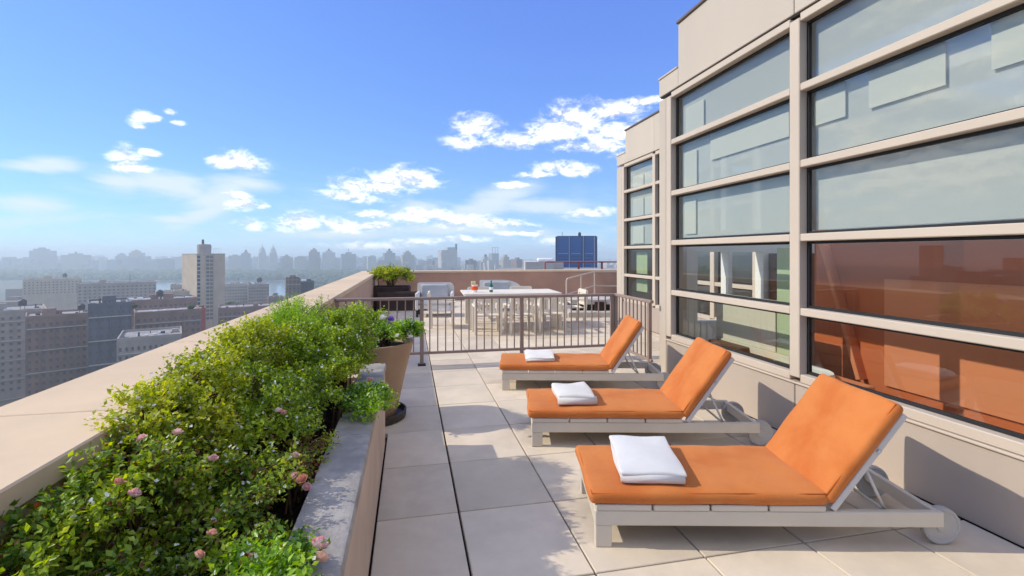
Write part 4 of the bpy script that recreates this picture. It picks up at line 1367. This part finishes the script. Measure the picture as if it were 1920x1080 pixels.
    simple('mauve rooftop building crowded with cooling units and a water tank', 244, 359, 563, 300, 16, 24, 'wall_mauve', wcols=9, wrows=8,
           bits=[('unit', .12, .2, 1.6), ('unit', .24, .25, 1.5), ('unit', .34, .2, 1.2), ('tank', .50, .35, 1.9), ('box', .62, .4, 2.6), ('box', .42, .6, 2.2), ('pipe', .78, .3, 1.1), ('unit', .88, .3, 1.0), ('mast', .5, .1, 1)])
    simple('reddish brown building with a planted roof terrace below the tower', 267, 368, 585, 255, 16, 20, 'wall_mauve', wcols=7, wrows=8, bits=[('pipe', .32, .2, .9), ('unit', .45, .3, .8), ('unit', .25, .35, .6)])
    simple('narrow brick-red building standing beneath the pale tower', 366, 384, 580, 300, 18, 14, 'wall_red')
    simple('low grey rooftop with scattered white ducts close to the parapet', 234, 330, 634, 190, 10, 24, 'wall_grey', wcols=7, wrows=3,
           bits=[('unit', .3, .3, .6), ('unit', .42, .3, .5), ('unit', .55, .35, .55), ('pipe', .7, .3, .5), ('box', .9, .5, 1.2)])
    simple('pale apartment block with rooftop plant right of the tall tower', 424, 470, 533, 560, 14, 26, 'wall_pale', wcols=7, wrows=6, bits=[('box', .3, .4, 2), ('unit', .6, .3, 1.5), ('mast', .5, .2, 1.2)])
    simple('grey apartment block with a peaked water tank beside the pale block', 468, 502, 534, 540, 14, 26, 'wall_grey', wcols=5, wrows=6, bits=[('tank', .55, .3, 2.6), ('unit', .25, .3, 1.5)])
    simple('small tan block tucked behind the left side of the pale tower', 323, 350, 535, 600, 12, 20, 'wall_tan', wcols=4, wrows=4, bits=[('unit', .6, .4, 1.5)])
    simple('low brown rooftop with a white slab right of the pale tower', 418, 512, 577, 330, 14, 24, 'wall_mauve', wcols=8, wrows=3, bits=[('pipe', .25, .2, 1.0), ('unit', .4, .3, .8), ('box', .65, .4, 1.6)])
    simple('dark weathered building with a ragged roofline near the reservoir edge', 538, 562, 523, 450, 16, 16, 'city_brown', bits=[('box', .5, .5, 2.5)], wcols=4, wrows=5)
    simple('lower dark building beside the ragged roofed one', 560, 588, 529, 470, 16, 16, 'city_dark', bits=[('unit', .4, .4, 2.0), ('box', .7, .4, 2)])
    simple('broad beige block far left behind the slab', 60, 140, 524, 640, 12, 34, 'wall_tan', wcols=9, wrows=5, bits=[('box', .4, .4, 4), ('tank', .7, .4, 2.4)])
    simple('dark brown block at the far left of the rooftops', -40, 66, 585, 260, 12, 34, 'wall_grey', wcols=6, wrows=12, bits=[('box', .4, .4, 3), ('tank', .7, .4, 1.8)])
    simple('brown block with a stepped roof house left of the blue-grey tower', 70, 172, 592, 235, 14, 22, 'wall_mauve', wcols=7, wrows=12, bits=[('box', .3, .4, 2.6), ('box', .42, .5, 1.6), ('tank', .75, .4, 1.5)])
    simple('small tan walk-up between the brown roofs and the pale tower', 300, 350, 548, 380, 16, 16, 'wall_tan', wcols=4, wrows=3, bits=[('unit', .5, .4, .9), ('box', .8, .5, 1.3)])
    simple('small brick block below the pale apartment block', 505, 530, 558, 520, 16, 14, 'wall_mauve', wcols=3, wrows=3, bits=[('box', .5, .5, 1.5)])
    # blue tower on the right
    d = 260; w = 76 / FPX * d; c = D(1043, d); H = HZ(444, d) - GROUND
    r = thing('blue_tower', 'dark blue glass tower rising above the far parapet', 'building', (c.x, c.y, GROUND), R(-17))
    block(r, 'wall', 'tower_blue', 0, w, 0, 24, 0, H)
    block(r, 'roof', 'tower_blue_dark', .5, w - .5, .5, 23.5, H, H + .5)
    for fx in (.005, .32, .335, .62, .66, .68, .93, .985): block(r, 'fin', 'tower_fin' if fx in (.32, .66, .93) else 'tower_blue_dark', w * fx - .16, w * fx + .16, -.4, -.02, 0, H + .2)
    for y in (0, 4.6, 9, 15, 19.5): block(r, 'fin', 'tower_fin' if y in (4.6, 9, 19.5) else 'tower_blue_dark', -.4, -.02, y + .4, y + 2.4, 0, H + .2)
    me = None
    for (f0, f1) in ((.04, .29), (.37, .59), (.71, .90)):
        for k in range(9):
            z = H - 9.2 - 1.6 * k
            MB().box(w * f0, w * f1, -.14, .02, z, z + .26).build('spandrel', 'tower_fin' if k == 0 else 'tower_blue_dark', r)
    MB().tube([(w * .15, 4, H), (w * .15, 4, H + 3)], .14, 6).build('mast', 'metal_dark', r)
    MB().lathe([(.8, 0), (.8, 1.6), (.4, 2.1), (0, 2.2)], 10).build('water_tank', 'metal_dark', r, loc=(w * .58, 4, H + .5))
    # nearer neighbouring roof with rail
    d = 46
    c = D(985, d); r = thing('neighbouring_roof', 'pale stair bulkhead on the neighbouring roof just past the far parapet', 'building', (c.x, c.y, 0), R(-12))
    w = 73 / FPX * d
    block(r, 'wall', 'neighbour_roof', 0, w * .74, 0, 6, -20, HZ(491, d)); block(r, 'wall', 'neighbour_roof', w * .742, w, .6, 6, -20, HZ(493, d))
    v, f = rounded(1.6, 2.0, .35, .15, (4, 4, 1)); MB().add(v, f).build('roof_cowl', 'white_metal', r, smooth=True, loc=(w * .55, 2, HZ(491, d)))
    MB().box(-3, 16, -1, 12, -20, HZ(509, d)).build('roof_deck', 'roof_gravel', r)
    d = 30
    c = D(1022, d); h = thing('roof_rail', 'thin red-brown rail running above the far parapet before the blue tower', 'railing', (c.x, c.y, 0), R(-12))
    zt = HZ(491, d); L = 5.4
    MB().tube([(0, 0, zt - .9), (0, 0, zt - .05), (.12, 0, zt), (L, 0, zt)], .045, 8).build('rail', 'wall_red', h, smooth=60)
    for x in (2.1, 3.55, 5.0): MB().box(x - .06, x + .06, -.05, .05, zt - .9, zt - .045).build('post', 'wall_red', h)
    MB().box(-.3, 8, -.3, 4, -6, zt - .9).build('ledge', 'neighbour_roof', h)


city_named()


def skyline():
    # west-side skyline across the park: (u0, u1, vtop, distance, kind, label)
    S = [(453, 468, 475, 2300, 'tank', 'hazy block with a roof tank left of the twin towers'),
         (430, 452, 479, 2350, 'flat', 'hazy flat block just right of the pale tower'),
         (580, 599, 472, 2250, 'notch', 'hazy stepped block right of the twin towers'),
         (606, 628, 473, 2250, 'tank', 'hazy block with a round tank above the park trees'),
         (641, 667, 476, 2200, 'mast', 'hazy broad block with a roof mast'),
         (553, 572, 482, 2300, 'flat', 'hazy low block beside the twin towers'),
         (528, 548, 484, 2320, 'notch', 'hazy low stepped block just right of the twin towers'),
         (690, 705, 481, 2150, 'flat', 'slim hazy block left of the corner shrub'),
         (721, 741, 474, 2000, 'tank', 'hazy tower with a peaked tank above the corner shrub'),
         (755, 777, 478, 1900, 'notch', 'blue-grey block between two slimmer towers on the skyline'),
         (800, 815, 489, 1850, 'flat', 'pale low block left of the chimneyed slab'),
         (827, 858, 469, 1500, 'chimney', 'blue-grey slab with a tall chimney on its right end'),
         (218, 236, 480, 2600, 'notch', 'pale hazy block at the left edge of the skyline'),
         (244, 266, 474, 2600, 'notch', 'pale hazy stepped block left on the skyline'),
         (296, 330, 486, 2450, 'flat', 'faint long block above the reservoir trees'),
         (330, 350, 482, 2450, 'flat', 'faint block close behind the pale tower'),
         (60, 95, 470, 2500, 'notch', 'hazy tower standing well left of the pale tower'),
         (120, 160, 478, 2500, 'tank', 'hazy tanked block well left of the pale tower'),
         (880, 893, 488, 1500, 'flat', 'small pale block in the low city right of the slab'),
         (905, 921, 486, 1700, 'tank', 'small tanked block in the low city'),
         (922, 936, 475, 2100, 'crane', 'distant open framed tower above the low city'),
         (943, 960, 487, 1600, 'notch', 'small stepped block left of the pale bulkhead'),
         (968, 980, 486, 1400, 'flat', 'bright narrow block next to the pale bulkhead')]
    mats = ['city_grey', 'city_tan', 'city_brown', 'city_white']
    for i, (u0, u1, vt, d, kind, lab) in enumerate(S):
        m = mats[i % 4]
        r, w, H = tower(lab, u0, u1, vt, d, R(12), 40, m, name='skyline_building', group='hazy skyline buildings')
        if kind == 'tank':
            MB().box(-w * .25, w * .25, 5, 25, H, H + 8).build('roof_house', m, r)
            MB().lathe([(0, 0), (5, 0), (5, 7), (0, 11)], 10, (0, 14, H + 8)).build('water_tank', 'metal_dark', r)
        elif kind == 'notch':
            MB().box(-w * .35, w * .25, 4, 30, H, H + 10).build('setback', m, r); MB().box(-w * .15, w * .1, 8, 24, H + 10, H + 17).build('setback', m, r)
        elif kind == 'mast':
            MB().box(-w * .2, w * .2, 8, 24, H, H + 8).build('roof_house', m, r); MB().tube([(0, 14, H + 8), (0, 14, H + 22)], 1.2, 6).build('mast', 'metal_dark', r)
        elif kind == 'chimney':
            MB().box(-w * .1, w * .42, 2, 30, H, H + 9).build('setback', m, r); MB().box(w * .42, w * .5, 2, 9, H, H + 20).build('chimney', 'metal_dark', r)
        elif kind == 'crane':
            g = MB()
            for x in (-.4, 0, .4): g.bar((w * x, 4, H), (w * x, 4, H + 26), 1.4, 1.4)
            g.bar((-w * .5, 4, H + 26), (w * .5, 4, H + 26), 1.4, 1.4); g.build('roof_frame', 'metal_dark', r)
        else:
            MB().box(-w * .2, w * .15, 6, 24, H, H + 5).build('roof_house', m, r)
    # the twin towered apartment house
    d = 2300; c = D(503, d); r = thing('twin_towers', 'pale apartment house with two domed towers beyond the park', 'building', (c.x, c.y, GROUND), R(22))
    k = d / FPX
    zb = HZ(492, d) - GROUND
    block(r, 'wall', 'city_white', -17 * k, 22 * k, 0, 50, 0, zb)
    for x in (-9.2, 9.2):
        z1 = HZ(474, d) - GROUND
        block(r, 'tower_shaft', 'city_white', (x - 6) * k, (x + 6) * k, 5, 5 + 12 * k, zb, z1)
        MB().lathe([(7.6 * k * .8, 0), (5.6 * k, 2), (5.0 * k, 5 * k), (3.4 * k, 8.5 * k), (1.4 * k, 11.5 * k), (.7 * k, 13 * k), (.25 * k, 17 * k), (0, 17.5 * k)], 8, (x * k, 5 + 6 * k, z1)).build('tower_dome', 'city_white', r)


skyline()


def blob_mass(name, pts, radii, mat, seed, squash=.8):
    """many rough leafy crowns joined into one far-off mass"""
    rng = np.random.default_rng(seed)
    bm = bmesh.new(); bmesh.ops.create_icosphere(bm, subdivisions=2, radius=1.0)
    bv = np.array([v.co[:] for v in bm.verts]); bm.verts.ensure_lookup_table(); bf = np.array([[v.index for v in f.verts] for f in bm.faces]); bm.free()
    n = len(pts); k = len(bv)
    jit = 1 + rng.normal(0, .17, (n, k, 1))
    V = bv[None] * jit * radii[:, None, None] * np.array([1, 1, squash]) + pts[:, None, :]
    F = bf[None] + (np.arange(n) * k)[:, None, None]
    t = np.clip(np.repeat(rng.uniform(.1, .9, n), k) + rng.normal(0, .12, n * k), 0, 1)
    return np_mesh(name, V.reshape(-1, 3), F.reshape(-1, 3), mat, None, t, kind='stuff')


def park():
    rng = np.random.default_rng(3)
    # reservoir: an irregular sheet of water
    poly = []
    for u, v in [(120, 551), (200, 556), (300, 560), (400, 566), (480, 562), (530, 556), (560, 545), (568, 534), (555, 529), (500, 525), (430, 523), (360, 525), (290, 527), (200, 526), (100, 526), (40, 535), (50, 545)]:
        p = W(u, v, GROUND + .4); poly.append((p.x, p.y))
    o = MB().add([(x, y, GROUND + .4) for x, y in poly], [tuple(range(len(poly)))]).build('water', 'water'); tag(o, kind='structure')
    P = []; Rr = []
    for _ in range(3400):                              # the park beyond the water
        d = rng.uniform(1720, 2250); u = rng.uniform(-250, 830)
        if u > 600 and d < 1500: continue
        p = D(u, d, GROUND + rng.uniform(5, 14)); r = rng.uniform(7, 14) * (1.2 if d > 2100 else 1)
        P.append(p); Rr.append(r)
    for _ in range(500):
        u = rng.uniform(560, 840); d = rng.uniform(1000, 1750); P.append(D(u, d, GROUND + rng.uniform(4, 8))); Rr.append(rng.uniform(6, 10))
    o = blob_mass('park_woodland', np.array([p[:] for p in P]), np.array(Rr), 'park_leaf', 8)
    tag(o, 'dark hazy mass of park trees beyond the reservoir', 'woodland', kind='stuff')
    # street and roof trees near by
    for i, (u, v, d, rr, lab) in enumerate([(437, 572, 470, 6, 'bright green tree between the tower and the pale block'), (517, 560, 760, 8, 'green tree at the edge of the reservoir'),
                                            (357, 575, 262, 1.7, 'yellow-green shrubs on the brown roof terrace'), (250, 572, 290, 1.6, 'thin yellow tree on the mauve roof')]):
        c = D(u, d, 0); zc = HZ(v, d)
        t = thing('city_tree', lab, 'tree', (c.x, c.y, zc - rr * 1.6))
        n = 26; pts = rng.normal(size=(n, 3)) * np.array([.55, .55, .35]) * rr + np.array([0, 0, rr * 1.5])
        o = blob_mass('crown', pts, rng.uniform(.25, .5, n) * rr, 'city_leaf', 60 + i); o.parent = t; del o['kind']
        MB().tube([(0, 0, -rr * 2), (0, 0, rr * .8), (.2 * rr, 0, rr * 1.4)], [.12 * rr, .09 * rr, .05 * rr], 6).build('trunk', 'bark', t)
    # low far-off city: a carpet of blocks read as one mass
    V = MB()
    for _ in range(900):
        u = rng.uniform(640, 1250); d = rng.uniform(1500, 5200)
        if u < 860 and d < 2600: continue
        c = D(u, d); w = rng.uniform(12, 34); h = rng.uniform(14, 44) * (1.25 if rng.random() < .1 else 1)
        V.box(c.x - w / 2, c.x + w / 2, c.y - w / 2, c.y + w / 2, GROUND, GROUND + h)
    for _ in range(260):
        u = rng.uniform(700, 1200); d = rng.uniform(1300, 2700)
        c = D(u, d); w = rng.uniform(9, 22); h = 96.6 - rng.uniform(12, 31) * d / FPX
        if h > 20: V.box(c.x - w / 2, c.x + w / 2, c.y - w / 2, c.y + w / 2, GROUND, GROUND + h)
    tag(V.build('low_city', 'city_white'), 'low pale city blocks spreading to the far hills', 'city', kind='stuff')
    V = MB()
    for _ in range(700):
        u = rng.uniform(-400, 860); d = rng.uniform(2350, 4200)
        c = D(u, d); w = rng.uniform(18, 46); h = rng.uniform(25, 82)
        V.box(c.x - w / 2, c.x + w / 2, c.y - w / 2, c.y + w / 2, GROUND, GROUND + h)
    tag(V.build('far_city', 'city_grey'), 'faint far city blocks lost in haze behind the park', 'city', kind='stuff')
    # midtown blocks to the left and behind, seen mirrored in the windows
    V = MB()
    for _ in range(420):
        a = R(rng.uniform(-175, -52)); d = rng.uniform(170, 1700)
        if rng.random() < .45: d = rng.uniform(500, 1700)
        x, y = d * math.sin(a), d * math.cos(a); w = rng.uniform(14, 34); h = rng.uniform(30, 78) + (45 if rng.random() < .07 and d > 500 else 0)
        V.box(x - w / 2, x + w / 2, y - w / 2, y + w / 2, GROUND, GROUND + h)
    tag(V.build('west_city', 'city_tan'), 'city blocks on the open side of the terrace', 'city', kind='stuff')
    # street level blocks below the terrace, ahead
    V = MB()
    for _ in range(150):
        u = rng.uniform(-300, 1250); d = rng.uniform(330, 1000)
        if 240 < u < 600 and d > 700: continue
        c = D(u, d); w = rng.uniform(16, 34); h = rng.uniform(14, 30)
        V.box(c.x - w / 2, c.x + w / 2, c.y - w / 2, c.y + w / 2, GROUND, GROUND + h)
    tag(V.build('street_blocks', 'city_brown'), 'low brown street blocks below the terrace', 'city', kind='stuff')
    # far ridge
    v = []; f = []; n = 120; rad = 11500
    for k in range(n + 1):
        a = R(-75 + 150 * k / n) + YAW; h = 95 + 26 * math.sin(k * .31) + 18 * math.sin(k * .83 + 1) + 10 * math.sin(k * 1.7)
        for rr, z in ((rad - 900, GROUND - .5), (rad, GROUND + h), (rad + 1800, GROUND + h * .8), (rad + 3500, GROUND - .5)): v.append((rr * math.sin(a), rr * math.cos(a), z))
    for k in range(n):
        for q in range(3): f.append((k * 4 + q, k * 4 + q + 1, (k + 1) * 4 + q + 1, (k + 1) * 4 + q))
    tag(MB().add(v, f).build('hills', 'hill', smooth=True), kind='structure')


park()


# ------------------------------------------------------------------ haze
def haze():
    m = bpy.data.materials.new('haze'); m.use_nodes = True; nt = m.node_tree; nt.nodes.clear()
    out = nt.nodes.new('ShaderNodeOutputMaterial'); pv = nt.nodes.new('ShaderNodeVolumePrincipled')
    pv.inputs['Color'].default_value = (.82, .95, .99, 1); pv.inputs['Density'].default_value = HAZE; pv.inputs['Anisotropy'].default_value = .2
    nt.links.new(pv.outputs[0], out.inputs['Volume'])
    MATS['haze'] = m
    o = MB().box(-16500, 16500, -16500, 16500, GROUND - 1.5, 60).build('haze', 'haze')
    tag(o, 'pale blue morning haze over the city', 'haze', kind='stuff')


HAZE = .00031
haze()
